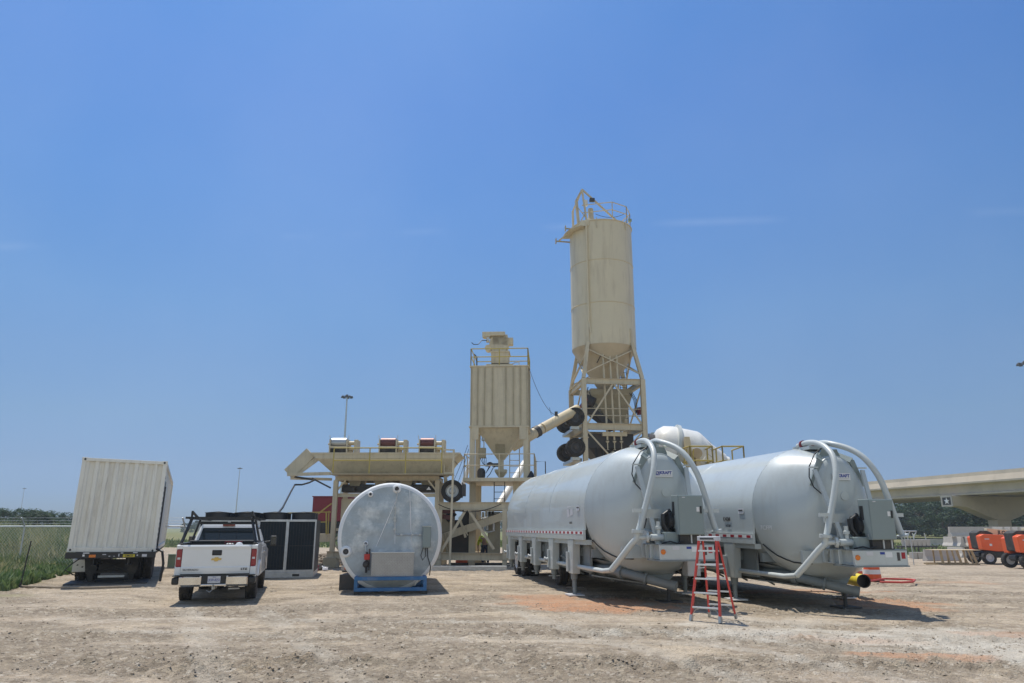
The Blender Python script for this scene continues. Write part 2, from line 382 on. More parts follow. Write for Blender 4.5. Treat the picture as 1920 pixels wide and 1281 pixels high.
def hgt(x, y):
    r = sqrt(x*x+y*y)
    fade = 1-smst(40, 80, r)
    h = 0.018*fb(x, y, 0.25)*fade + base_h(x, y)
    if r < 46:
        rough = max(0, fb(x+9, y*2.1, 0.3, 4)*1.6+0.18)+(0.35 if y < 9.6 else 0)
        c = noise.noise(V((x*5.5, y*7.5, 1.0))); c2 = noise.noise(V((x*13, y*17, 4.0)))
        h += rough*(0.045*max(-.2, c)+0.03*max(-.3, c2))+0.004*c2
        if y < 20:
            rg = noise.noise(V((x*1.3, y*2.3, 8.0)))
            h += 0.02*max(0, rg-0.15)
        for y0, sl, dp in RUTS:
            yc = y0+sl*x+0.25*noise.noise(V((x*0.13, y0, 0)))
            d = abs(y-yc)
            if d < 0.6:
                pres = smst(-0.25, 0.25, noise.noise(V((x*0.16, y0*1.7, 5)))+0.05)
                k = exp(-(d/0.17)**2); edge = exp(-((d-0.30)/0.09)**2)
                tread = 0.5+0.5*sin(x*14+y*4)
                h += pres*(-1.3*dp*k*(0.5+0.5*tread)+dp*1.1*edge*(0.6+1.2*c))
    return h
def zones(x, y):
    g = grass_mask(x, y)
    def blob(cx, cy, rx, ry, k=1.0):
        d = sqrt(((x-cx)/rx)**2+((y-cy)/ry)**2)+0.55*fb(x, y, 0.9, 4)
        return k*(1-smst(0.6, 1.05, d))
    clay = max(blob(1.9, 17.3, 2.1, 1.7, 0.95), blob(0.6, 19.2, 1.2, 1.1, .7), blob(5.7, 10.9, 1.0, 0.55, 0.8), blob(9.3, 18.8, 1.7, 1.6, .8), blob(8.1, 22.3, 3.2, 0.8, .75),
               blob(8.9, 13.6, 1.6, .5, .45), blob(5.2, 12.6, 1.3, .5, .35), blob(14, 26, 3, 0.9, .4))
    pale = max(blob(6.2, 13.1, 4.6, 1.6, 0.9), blob(9.0, 11.6, 3.6, 2.2, 0.85), blob(5.2, 15.0, 1.6, 1.0, .5))
    for y0, sl, dpth in RUTS[:7]:       # crumbled darker soil thrown up beside the ruts; darker tread bars inside two
        yc = y0+sl*x+0.25*noise.noise(V((x*0.13, y0, 0)))
        if y0 in (12.6, 10.1) and abs(y-yc) < .2 and sin(x*11+y*2) > .15 and noise.noise(V((x*0.16, y0*1.7, 5))) > -.25: rut_d = 1.0; break
        if 0.12 < abs(y-yc) < 0.5 and noise.noise(V((x*1.1, y*1.6, y0))) > -0.1: rut_d = 0.75; break
    else: rut_d = 0.0
    for x0, y0, x1, y1 in ((-3.2, 8.6, -7.9, 18.5), (-1.6, 8.6, -6.3, 18.3), (2.8, 8.8, -0.6, 18), (4.5, 8.8, 1.2, 16), (-8, 13.2, 8, 11.2), (-9, 15, 3, 14.2)):   # pale packed wheel tracks
        tt_ = ((x-x0)*(x1-x0)+(y-y0)*(y1-y0))/((x1-x0)**2+(y1-y0)**2)
        if 0 < tt_ < 1:
            dd = abs((x-x0)*(y1-y0)-(y-y0)*(x1-x0))/sqrt((x1-x0)**2+(y1-y0)**2)+.15*noise.noise(V((x, y, 7)))
            if dd < .28: pale = max(pale, .5*(1-smst(.15, .28, dd))*(.6+noise.noise(V((x*.8, y*.8, 3))))); rut_d *= .3
    dark = smst(-0.02, 0.26, fb(x+9, y*2.1, 0.3, 5)+0.3*(1-smst(8.9, 9.9, y)))*(1-smst(26, 38, y))
    ydark = max(blob(4.6, 9.8, 1.6, 0.8, .8), blob(8.4, 12.7, 1.1, 0.16, 1), blob(-3.7, 10.9, 2.4, .7, .6), blob(-9, 12, 2.5, .7, .5), blob(1, 13.2, 3.3, .9, .6))
    return g, clay, max(dark*0.9, ydark, rut_d), max(0, pale)
def build_ground():
    angs = []
    a = -48.0
    while a < 48.0: angs.append(a); a += 0.14
    while a < 312.0: angs.append(a); a += 3.0
    radii = [0.4]
    while radii[-1] < 5200:
        r = radii[-1]
        radii.append(r*(1.0058 if 7.8 < r < 17 else 1.0095 if 7.5 < r < 42 else (1.04 if r < 130 else 1.12)) + (0.0 if r > 1 else 0.2))
    n = len(angs); vs = []; cols = []
    for r in radii:
        for a in angs:
            x = r*sin(radians(a)); y = r*cos(radians(a))
            vs.append((x, y, hgt(x, y))); cols += list(zones(x, y)) if r < 130 else [1, 0, 0, 0]
    fs = [(i*n+j, (i+1)*n+j, (i+1)*n+(j+1) % n, i*n+(j+1) % n) for i in range(len(radii)-1) for j in range(n)]
    vs.append((0, 0, hgt(0, 0))); cols += list(zones(0, 0)); c = len(vs)-1
    fs += [(c, j, (j+1) % n) for j in range(n)]
    me = bpy.data.meshes.new('ground'); me.from_pydata(vs, [], fs); me.update()
    me.polygons.foreach_set('use_smooth', [True]*len(fs))
    at = me.color_attributes.new('zone', 'FLOAT_COLOR', 'POINT'); at.data.foreach_set('color', cols)
    o = bpy.data.objects.new('ground', me); COL.objects.link(o); o['kind'] = 'structure'
    m = bpy.data.materials.new('ground'); m.use_nodes = True; N = m.node_tree.nodes; L = m.node_tree.links; b = N['Principled BSDF']
    b.inputs['Roughness'].default_value = 0.95; b.inputs['Specular IOR Level'].default_value = 0.15
    g = N.new('ShaderNodeNewGeometry'); va = N.new('ShaderNodeVertexColor'); va.layer_name = 'zone'
    se = N.new('ShaderNodeSeparateColor'); L.new(va.outputs[0], se.inputs[0])
    def nz(scale, detail=5, rough=0.6, vec=None):
        t = N.new('ShaderNodeTexNoise'); t.inputs['Scale'].default_value = scale; t.inputs['Detail'].default_value = detail
        t.inputs['Roughness'].default_value = rough; L.new(vec or g.outputs['Position'], t.inputs['Vector']); return t.outputs[0]
    def rng(s, a, b_, c=0, d=1):
        t = N.new('ShaderNodeMapRange'); L.new(s, t.inputs[0]); t.inputs[1].default_value = a; t.inputs[2].default_value = b_
        t.inputs[3].default_value = c; t.inputs[4].default_value = d; return t.outputs[0]
    def mix(f, a, b_, mode='MIX'):
        t = N.new('ShaderNodeMix'); t.data_type = 'RGBA'; t.blend_type = mode
        if isinstance(f, float): t.inputs[0].default_value = f
        else: L.new(f, t.inputs[0])
        for s, k in ((a, 6), (b_, 7)):
            if isinstance(s, tuple): t.inputs[k].default_value = (*s, 1)
            else: L.new(s, t.inputs[k])
        return t.outputs[2]
    def mul(a, b_):
        t = N.new('ShaderNodeMath'); t.operation = 'MULTIPLY'; L.new(a, t.inputs[0])
        if isinstance(b_, float): t.inputs[1].default_value = b_
        else: L.new(b_, t.inputs[1])
        return t.outputs[0]
    st = N.new('ShaderNodeMapping'); st.inputs['Scale'].default_value = (0.75, 1.0, 1); L.new(g.outputs['Position'], st.inputs[0])
    c = mix(rng(nz(1.3, 11, .76, st.outputs[0]), 0.42, 0.58), (0.32, 0.255, 0.178), (0.61, 0.50, 0.36))
    c = mix(rng(nz(0.35, 4), 0.45, 0.62, 0, 0.6), c, (0.50, 0.40, 0.295))
    c = mix(rng(nz(4.5, 10, .8, st.outputs[0]), 0.49, 0.60, 0, 0.7), c, (0.27, 0.215, 0.16))
    c = mix(rng(nz(22, 8, .8), 0.50, 0.62, 0, 0.5), c, (0.20, 0.155, 0.115))
    c = mix(rng(nz(17, 8, .8), 0.56, 0.68, 0, 0.5), c, (0.68, 0.60, 0.5))
    # gravel: voronoi cells, each its own tone
    def vor(scale):
        vo = N.new('ShaderNodeTexVoronoi'); vo.inputs['Scale'].default_value = scale; L.new(g.outputs['Position'], vo.inputs['Vector']); return vo
    v1 = vor(26); v2 = vor(60)
    s1 = N.new('ShaderNodeSeparateColor'); L.new(v1.outputs['Color'], s1.inputs[0])
    s2 = N.new('ShaderNodeSeparateColor'); L.new(v2.outputs['Color'], s2.inputs[0])
    peb = mix(s1.outputs[0], (0.17, 0.135, 0.105), (0.60, 0.53, 0.45))
    peb2 = mix(s2.outputs[0], (0.2, 0.16, 0.12), (0.56, 0.49, 0.41))
    where = rng(nz(0.55, 6, .7), 0.42, 0.6, 0.15, 0.8)
    where = mul(where, 0.55)
    c = mix(mul(where, rng(s2.outputs[1], 0.35, 0.5)), c, peb2)
    c = mix(mul(where, rng(s1.outputs[1], 0.62, 0.7)), c, peb)
    c = mix(rng(nz(9, 5, .7), 0.52, 0.7, 0, 0.4), c, (0.27, 0.215, 0.16))
    c = mix(mul(se.outputs[2], rng(nz(2.2, 8, .75), 0.38, 0.58, 0.3, 0.95)), c, (0.215, 0.17, 0.125))
    v3 = vor(9); s3 = N.new('ShaderNodeSeparateColor'); L.new(v3.outputs['Color'], s3.inputs[0])
    clump = mix(s3.outputs[0], (0.17, 0.14, 0.10), (0.50, 0.425, 0.32))  # clod tones painted in, since the relief alone shades too weakly
    c = mix(mul(mul(se.outputs[2], rng(nz(5, 6, .7), 0.42, 0.6, 0.2, 1)), 0.75), c, clump)
    v4 = vor(17); s4 = N.new('ShaderNodeSeparateColor'); L.new(v4.outputs['Color'], s4.inputs[0])
    c = mix(mul(rng(s4.outputs[1], 0.80, 0.86), 0.42), c, mix(s4.outputs[0], (0.18, 0.145, 0.105), (0.72, 0.65, 0.54)))
    c = mix(mul(va.outputs['Alpha'], rng(nz(1.4, 7, .7), 0.34, 0.6, 0.2, 0.85)), c, (0.62, 0.575, 0.49))
    c = mix(mul(se.outputs[1], rng(nz(2.5, 7, .7), 0.3, 0.6, 0.35, 0.95)), c, (0.50, 0.265, 0.15))
    gr = mix(rng(nz(0.25, 6, .7), 0.35, 0.65), (0.10, 0.14, 0.04), (0.25, 0.24, 0.11))
    gr = mix(rng(nz(0.02, 3), 0.5, 0.62, 0, .6), gr, (0.26, 0.23, 0.13))
    c = mix(se.outputs[0], c, gr)
    L.new(c, b.inputs['Base Color'])
    hs = N.new('ShaderNodeMath'); hs.operation = 'ADD'; L.new(mul(nz(7, 8, .75), 1.4), hs.inputs[0]); L.new(mul(rng(v1.outputs['Distance'], 0, 0.6, 1, 0), 0.5), hs.inputs[1])
    h2 = N.new('ShaderNodeMath'); h2.operation = 'ADD'; L.new(hs.outputs[0], h2.inputs[0]); L.new(mul(rng(v2.outputs['Distance'], 0, 0.6, 1, 0), 0.3), h2.inputs[1])
    bp = N.new('ShaderNodeBump'); bp.inputs['Distance'].default_value = 0.03; bp.inputs['Strength'].default_value = 0.95
    L.new(h2.outputs[0], bp.inputs['Height']); L.new(bp.outputs[0], b.inputs['Normal'])
    me.materials.append(m)
build_ground()

def rocks(name, label, cat, n, m, rmin, rmax, ymin, ymax, pick=None, seed=3):
    rnd = random.Random(seed); mb = MB()
    oct_ = rmax < 0.022
    base = [V((1,0,0)),V((-1,0,0)),V((0,1,0)),V((0,-1,0)),V((0,0,1)),V((0,0,-1)),V((.6,.6,.5)),V((-.6,.6,.5)),V((.6,-.6,.5)),V((-.6,-.6,.5))]
    fs = [(4,6,7),(4,7,9),(4,9,8),(4,8,6),(6,0,2),(6,2,7),(7,2,1),(7,1,9),(9,1,3),(9,3,8),(8,3,0),(8,0,6),(5,2,0),(5,1,2),(5,3,1),(5,0,3)]
    if oct_: base = base[:6]; fs = [(4,0,2),(4,2,1),(4,1,3),(4,3,0),(5,2,0),(5,1,2),(5,3,1),(5,0,3)]
    k = 0
    while k < n:
        y = ymin*(ymax/ymin)**rnd.random(); x = (rnd.random()*2-1)*y*0.82
        if pick and not pick(x, y, rnd): k += 0.2; continue
        if grass_mask(x, y) > 0.4: k += 0.2; continue
        r = rmin+(rmax-rmin)*rnd.random()**4
        a = rnd.random()*6.28; ca, sa = cos(a), sin(a)
        sx, sy, sz = r*(.7+.7*rnd.random()), r*(.6+.6*rnd.random()), r*(.4+.45*rnd.random()); z = hgt(x, y)+sz*0.2
        mb.add([(x+(p.x*sx*ca-p.y*sy*sa)*(.8+.4*rnd.random()), y+(p.x*sx*sa+p.y*sy*ca)*(.8+.4*rnd.random()), z+p.z*sz*(.8+.4*rnd.random())) for p in base], fs)
        k += 1
    o = mb.build(name, m); tag(o, label, cat, kind='stuff')
rocks('gravel', 'loose pale gravel strewn over the dirt lot', 'gravel', 34000, 'stone', 0.004, 0.021, 8.4, 34, pick=lambda x, y, r: r.random() < 0.25+0.9*zones(x, y)[2], seed=3)
rocks('dirt_clods', 'dark crumbled dirt clods along the wheel ruts', 'dirt', 5000, 'clod', 0.006, 0.030, 8.4, 24,
      pick=lambda x, y, r: r.random() < 0.15+1.2*zones(x, y)[2] or any(abs(y-(a+s*x)) < 0.35 and r.random() < 0.5 for a, s, d in RUTS), seed=5)

# ------------------------------------------------------------------ weeds, trees
def blades(name, label, n, pick, hrange, m, seed, wd=0.03):
    rnd = random.Random(seed); vs = []; fs = []
    k = 0
    while k < n:
        x, y, hh = pick(rnd)
        if x is None: continue
        k += 1
        z = hgt(x, y)-0.03; h = hrange[0]+(hrange[1]-hrange[0])*rnd.random()**1.5*hh; a = rnd.random()*6.28
        lx, ly = cos(a)*wd*(0.5+rnd.random()), sin(a)*wd*(0.5+rnd.random()); b = rnd.random()*6.28; bend = h*(0.15+0.5*rnd.random())
        bx_, by = cos(b)*bend, sin(b)*bend; o = len(vs)
        vs += [(x-lx, y-ly, z), (x+lx, y+ly, z), (x+lx*.8+bx_*.35, y+ly*.8+by*.35, z+h*.6), (x-lx*.8+bx_*.35, y-ly*.8+by*.35, z+h*.6), (x+bx_, y+by, z+h)]
        fs += [(o, o+1, o+2, o+3), (o+3, o+2, o+4)]
    me = bpy.data.meshes.new(name); me.from_pydata(vs, [], fs); me.update(); me.materials.append(M[m])
    ob = bpy.data.objects.new(name, me); COL.objects.link(ob); tag(ob, label, 'weeds', kind='stuff')
def pick_left(rnd):
    y = 21*(75/21)**rnd.random(); x = LOT_W(y)-0.1-rnd.random()**0.8*(y*0.95+LOT_W(y)+1)
    if LOT_W(y)-x < 0 or abs(x) > y*0.8: 
        if rnd.random() < 0.9: return None, None, None
    d = LOT_W(y)-x; cl = 0.45+0.9*max(0, fb(x, y, 0.5)+0.4)
    return x, y, cl*(0.25+0.75*smst(0, 2.5, d))*(0.5+0.75*smst(30, 38, y))
blades('tall_weeds', 'tall green and straw weeds beyond the wire fence on the left', 70000, pick_left, (0.12, 1.15), 'weed', 11, 0.028)
def pick_low(rnd):
    y = 21*(36/21)**rnd.random(); x = LOT_W(y)+0.5-rnd.random()**1.3*(y*0.9+LOT_W(y)+1)
    if noise.noise(V((x*.7, y*.7, 9))) < -0.05 or abs(x) > y*.8: return None, None, None
    return x, y, 0.5+1.1*max(0, noise.noise(V((x*.9, y*.9, 2))))
leaf_mat('weed_green', (0.08, 0.15, 0.045), (0.19, 0.25, 0.10), 0.9)
blades('green_weeds', 'bright green broad weeds at the foot of the tall weeds by the lot edge', 9000, pick_low, (0.1, 0.55), 'weed_green', 21, 0.05)
def pick_mid(rnd):
    y = 68+rnd.random()*34; x = (rnd.random()*2-1)*y*0.8
    return x, y, 0.6+fb(x, y, 0.3)
blades('field_grass', 'rough grass of the far field behind the plant', 24000, pick_mid, (0.15, 0.6), 'weed_far', 12, 0.06)

def crown_mesh(name, seed, n=3600, wide=1.0, leaf=0.035, blobs=16):
    """unit crown: leaf sized faces in many uneven clumps round a hollow middle, fits about 1 m high"""
    rnd = random.Random(seed); mb = MB(); cs = []
    for i in range(blobs):
        t = rnd.random()*6.28; z = 0.12+0.78*rnd.random(); rad = wide*0.42*sqrt(max(0.05, 1-((z-0.45)/0.62)**2))*(0.35+0.75*rnd.random())
        cs.append((V((cos(t)*rad, sin(t)*rad, z)), 0.09+0.13*rnd.random()))
    for i in range(n):
        c, r = cs[rnd.randrange(blobs)]
        d = V((rnd.gauss(0, 1), rnd.gauss(0, 1), rnd.gauss(0, 1))).normalized(); rr = r*(0.45+0.65*rnd.random()**0.6)
        p = c+V((d.x, d.y, d.z*0.8))*rr*(1.25 if rnd.random() < 0.07 else 1)
        nrm = (d+V((rnd.gauss(0, .6), rnd.gauss(0, .6), rnd.gauss(0, .6)))).normalized(); x, _, z = basis(nrm); s = leaf*(0.5+rnd.random())
        mb.add([p-x*s, p-z*s*.6, p+x*s, p+z*s*.6], [(0, 1, 2, 3)])
    me = bpy.data.meshes.new(name); me.from_pydata(mb.v, [], mb.f); me.update(); return me
def trunk_mesh(seed):
    rnd = random.Random(seed); mb = MB()
    mb.tube([(0, 0, -0.05), (0.01, 0.01, 0.2), (-0.01, 0.02, 0.45), (0.01, 0, 0.75)], [0.035, 0.026, 0.018, 0.006], 8)
    for i in range(6):
        a = rnd.random()*6.28; z = 0.15+0.1*i; l = 0.2+0.14*rnd.random()
        mb.tube([(0, 0, z), (cos(a)*l*.5, sin(a)*l*.5, z+l*.35), (cos(a)*l, sin(a)*l, z+l*.8)], [0.014, 0.009, 0.003], 6)
    me = bpy.data.meshes.new('trunk'); me.from_pydata(mb.v, [], mb.f); me.update(); me.materials.append(M['bark']); return me
CR = [crown_mesh('crown', s, 7000, wd, 0.022, 22) for s, wd in ((1, 1.5), (2, 1.8), (3, 1.3), (4, 2.0))]
for i, c in enumerate(CR): c.materials.append(M['leaf' if i % 2 else 'leaf_b'])
TR = [trunk_mesh(s) for s in (1, 2, 3)]
def tree(name, label, x, y, h, k, wsc=1.0, group=None, zrot=0.0):
    t = thing(name, label, 'tree', (x, y, hgt(x, y)), zrot, group)
    c = bpy.data.objects.new('crown', CR[k % 4]); COL.objects.link(c); c.parent = t; c.scale = (h*wsc, h*wsc, h)
    b = bpy.data.objects.new('trunk', TR[k % 3]); COL.objects.link(b); b.parent = t; b.scale = (h, h, h)
    return t

# ------------------------------------------------------------------ overpass (runs away to the upper left of the right edge)
def overpass():
    d = V((-0.240, 0.971, 0)); r = V((0.971, 0.240, 0)); O = V((68, 97, 0))
    def P(s, w_, z): return O+d*s+r*w_+V((0, 0, z))
    t = thing('overpass', 'long tan concrete highway overpass crossing behind the lifts', 'overpass', O)
    def seg(name, m, s0, s1, prof, parent=t, n=1, rise=None):
        mb = MB()
        secs = []
        for i in range(n+1):
            s = s0+(s1-s0)*i/n
            secs.append([P(s, a, z+zrise(s))-O for a, z in prof])
        return mb.loft(secs, sm=False).build(name, m, parent)
    def zrise(s): return 0.9-0.0022*max(0, s)-0.000004*s*s if s < 400 else 0
    seg('deck', 'bridge', -60, 420, [(0.4, 7.25), (16.0, 7.25), (16.0, 7.5), (0.4, 7.5)], n=16)
    rail_ = seg('parapet', 'bridge', -60, 420, [(-.25, 7.05), (0.45, 7.05), (0.45, 8.55), (0.3, 8.6), (0.16, 8.6), (0.08, 8.1), (-.22, 7.35), (-.25, 7.3)], n=16)
    seg('parapet', 'bridge', -60, 420, [(16.0, 7.05), (16.4, 7.05), (16.4, 8.55), (16.1, 8.6)], n=16)
    for k in range(5):
        w0 = 0.75+k*3.6
        seg('girder', 'bridge', -60, 420, [(w0-.3, 5.5), (w0+.3, 5.5), (w0+.3, 5.7), (w0+.09, 5.85), (w0+.09, 6.85), (w0+.4, 7.0), (w0+.4, 7.25), (w0-.4, 7.25), (w0-.4, 7.0), (w0-.09, 6.85), (w0-.09, 5.85), (w0-.3, 5.7)], n=16)
    for s in (12.7, 52, 92, 132, 172, 212, 252, -27):
        p = P(s, 0, zrise(s))-O; zr = zrise(s)
        cap = MB()
        pr = [(-0.7, 5.45), (-0.7, 4.0), (1.8, 3.8), (5.6, 2.4), (7.0, 2.0), (9.4, 2.0), (10.8, 2.4), (14.6, 3.8), (17.1, 4.0), (17.1, 5.45)]
        cap.prism([P(s-1.0, a, z+zr)-O for a, z in pr], d*2.0)
        c = cap.build('pier_cap', 'bridge', t, bev=0.05)
        MB().prism([P(s-.85, a, z)-O for a, z in ((6.9, -1), (9.5, -1), (9.5, 2.05+zr), (6.9, 2.05+zr))], d*1.7).build('pier_column', 'bridge', t, bev=0.12)
        if s == 12.7:
            # relief panel with a five pointed star on the cap end, facing out to the left
            c0 = P(s, -0.7, 4.7+zr)-O
            def Q(a, z, o_): return c0+d*a+V((0, 0, z))-r*o_
            fr = MB()
            for a0, a1, z0, z1 in ((-1.02, 1.02, .55, .78), (-1.02, 1.02, -.78, -.55), (-1.02, -.78, -.55, .55), (.78, 1.02, -.55, .55)):
                fr.prism([Q(a0, z0, 0.003), Q(a1, z0, .003), Q(a1, z1, .003), Q(a0, z1, .003)], -r*0.12)
            fr.build('panel_frame', 'concrete', c)
            MB().prism([Q(-.78, -.55, .002), Q(.78, -.55, .002), Q(.78, .55, .002), Q(-.78, .55, .002)], -r*0.01).build('panel_back', 'dark_steel', c)
            star = []
            for i in range(10):
                rr = 0.5 if i % 2 == 0 else 0.2; a = pi/2+i*pi/5; star.append(Q(rr*cos(a), rr*sin(a), 0.016))
            MB().prism(star, -r*0.1).build('star', 'white_tape', c)
    return t
overpass()

# tree belts
lab = ['broad', 'rounded', 'narrow', 'spreading']
gr1 = 'trees behind the overpass'
rnd = random.Random(4)
spots = [(u, Y, h) for u, Y, h in ((1690, 172, 7.0), (1708, 168, 8.6), (1728, 160, 7.6), (1752, 165, 9.0), (1768, 150, 6.4), (1786, 168, 9.6), (1808, 158, 8.6), (1826, 172, 9.4),
          (1843, 150, 6.6), (1862, 176, 8.4), (1884, 150, 9.4), (1905, 128, 9.0), (1930, 130, 9.5), (1957, 138, 9.6), (1995, 140, 9.6), (1655, 176, 7), (1620, 180, 6.5))]
words = ['first', 'second', 'third', 'fourth', 'fifth', 'sixth', 'seventh', 'eighth', 'ninth', 'tenth', 'eleventh', 'twelfth', 'thirteenth', 'fourteenth', 'fifteenth', 'sixteenth', 'seventeenth']
order = sorted(range(len(spots)), key=lambda i: spots[i][0])
for k, i in enumerate(order):
    u, Y, h = spots[i]; p = px(u, 990, Y)
    tree('deciduous_tree', f'dark green {lab[i%4]} tree, {words[k]} from the left in the belt under the overpass', p.x, Y, h, i, 1.15, gr1, rnd.random()*6)
gr2 = 'trees on the left horizon'
spots = [(-30, 96, 5.6), (2, 100, 6.2), (22, 92, 5.0), (40, 98, 5.9), (62, 94, 4.7), (82, 100, 5.6), (100, 96, 5.0), (118, 104, 3.9), (140, 110, 3.4)]
for k, (u, Y, h) in enumerate(spots):
    p = px(u, 990, Y)
    tree('windblown_tree', f'dark green bushy tree, {words[k]} from the left in the clump behind the wire fence', p.x, Y, h*.56, k+1, 1.5, gr2, rnd.random()*6)
for k, (u, Y, h) in enumerate([(560, 260, 5), (600, 250, 6), (612, 120, 3.2), (606, 90, 2.2), (355, 300, 4), (380, 320, 5), (880, 260, 6), (905, 255, 5), (930, 262, 6)]):
    p = px(u, 990, Y)
    tree('far_tree', f'small far tree, {words[k]} of the scattered ones glimpsed on the horizon between the machines', p.x, Y, h, k, 1.2, 'far trees on the horizon', rnd.random()*6)

# ------------------------------------------------------------------ high mast lights
def mast(u, vtop, h, label):
    b = (640.5-vtop)/FPX; el_ = math.atan(b)+PITCH; Y = (h-EYE)/tan(el_); p = px(u, vtop, Y)
    t = thing('light_mast', label, 'light mast', (p.x, Y, 0), 0, 'high mast lights')
    MB().tube([(0, 0, -1), (0, 0, h*0.5), (0, 0, h)], [0.36, 0.26, 0.13], 14).build('pole', 'galv', t)
    MB().tube(ring_pts(1.0, 20, V((0, 0, h-0.35))), 0.06, 6, closed=True).cyl((0, 0, h-.5), (0, 0, h+.1), 0.25, n=10).beam((-1, 0, h-.35), (1, 0, h-.35), .08).beam((0, -1, h-.35), (0, 1, h-.35), .08).build('head_ring', 'dark_steel', t)
    for i in range(8):
        a = 2*pi*i/8; c = V((1.05*cos(a), 1.05*sin(a), h-.42))
        MB().lathe([(0.1, .22), (.2, .15), (.28, -.1), (.3, -.2), (0, -.17)], Matrix.Translation(c), 12).build('lamp', 'dark_steel', t)
mast(651, 741, 30, 'tall grey light mast rising behind the belt drums of the aggregate bin')
mast(450, 877, 32, 'slim light mast standing behind the parked pickup')
mast(46, 915, 32, 'farthest light mast, small above the trees on the left horizon')
mast(1921, 678, 30, 'light mast whose lamp ring just enters the sky at the right edge')

# ------------------------------------------------------------------ wire fence on the left
def fence(x0, y0, x1, y1, label, n, h=1.78):
    a = V((x0, y0, 0)); b = V((x1, y1, 0)); d = (b-a)
    t = thing('wire_fence', label, 'fence', a); zg = lambda p: hgt(p.x, p.y)*0.4
    mb = MB(); pts = [d*(i/24.0)+V((0, 0, h)) for i in range(25)]
    mb.tube(pts, 0.034, 8); mb.build('top_rail', 'galv_pale', t)
    nrm = V((d.y, -d.x, 0)).normalized()*-1
    for i in range(n+1):
        p = d*(i/n)
        q = MB().tube([p+V((0, 0, -.1)), p+V((0, 0, h+.03))], 0.035, 8).build('post', 'galv', t)
        MB().beam(p+V((0, 0, h)), p-nrm*0.32+V((0, 0, h+0.38)), 0.05, 0.05).build('barb_arm', 'galv', q)
    wr = MB()
    for k in range(3):
        o = -nrm*(0.1+0.1*k)+V((0, 0, h+0.13+0.12*k)); wr.tube([o, d+o], 0.006, 4)
    wr.build('barbed_wire', 'galv', t)
    # chain link: crossing diagonal wires
    ms = MB(); L = d.length; u = d.normalized(); step = 0.14
    k = int(L/step)
    for i in range(k):
        s = i*step; zz = 0.05; w_ = min(h, (L-s))
        ms.beam(u*s+V((0, 0, zz)), u*(s+w_-zz)+V((0, 0, w_)), 0.0045)
        s2 = s+step; w2 = min(h, s2)
        ms.beam(u*s2+V((0, 0, zz)), u*(s2-w2+zz)+V((0, 0, w2)), 0.0045)
    ms.build('chain_link', 'galv', t)
    return t
fence(-50.7, 33.5, -14.7, 33.5, 'galvanised chain link fence with barbed wire before the weeds at left edge', 15)
t = thing('steel_post', 'thin green metal fence post standing alone at the lot edge', 'post', gp(37, 1101), 0)
MB().beam((0, 0, -.1), (0.12, 0, 1.33), .035, .012).beam((0, -.012, -.1), (.12, -.012, 1.33), .01, .03).build('stake', 'dark_steel', t)
MB().bx(-.04, .04, -.02, .02, -.05, .12).build('spade', 'dark_steel', t)
def slack(p, q, sag, n=14):
    p, q = V(p), V(q); return [p.lerp(q, i/n)-V((0, 0, sag*4*(i/n)*(1-i/n))) for i in range(n+1)]
g0 = gp(38, 1100); pts = [g0+V((0, 0, .03))]+[V((x, y, 0.04)) for x, y in ((-14.4, 22.4), (-13.2, 22.1), (-12.3, 21.9), (-11.2, 22.4))]
tag(MB().tube(pts, 0.03, 8).build('ground_hose', 'clod'), 'brown hose lying on the dirt in front of the container trailer', 'hose')

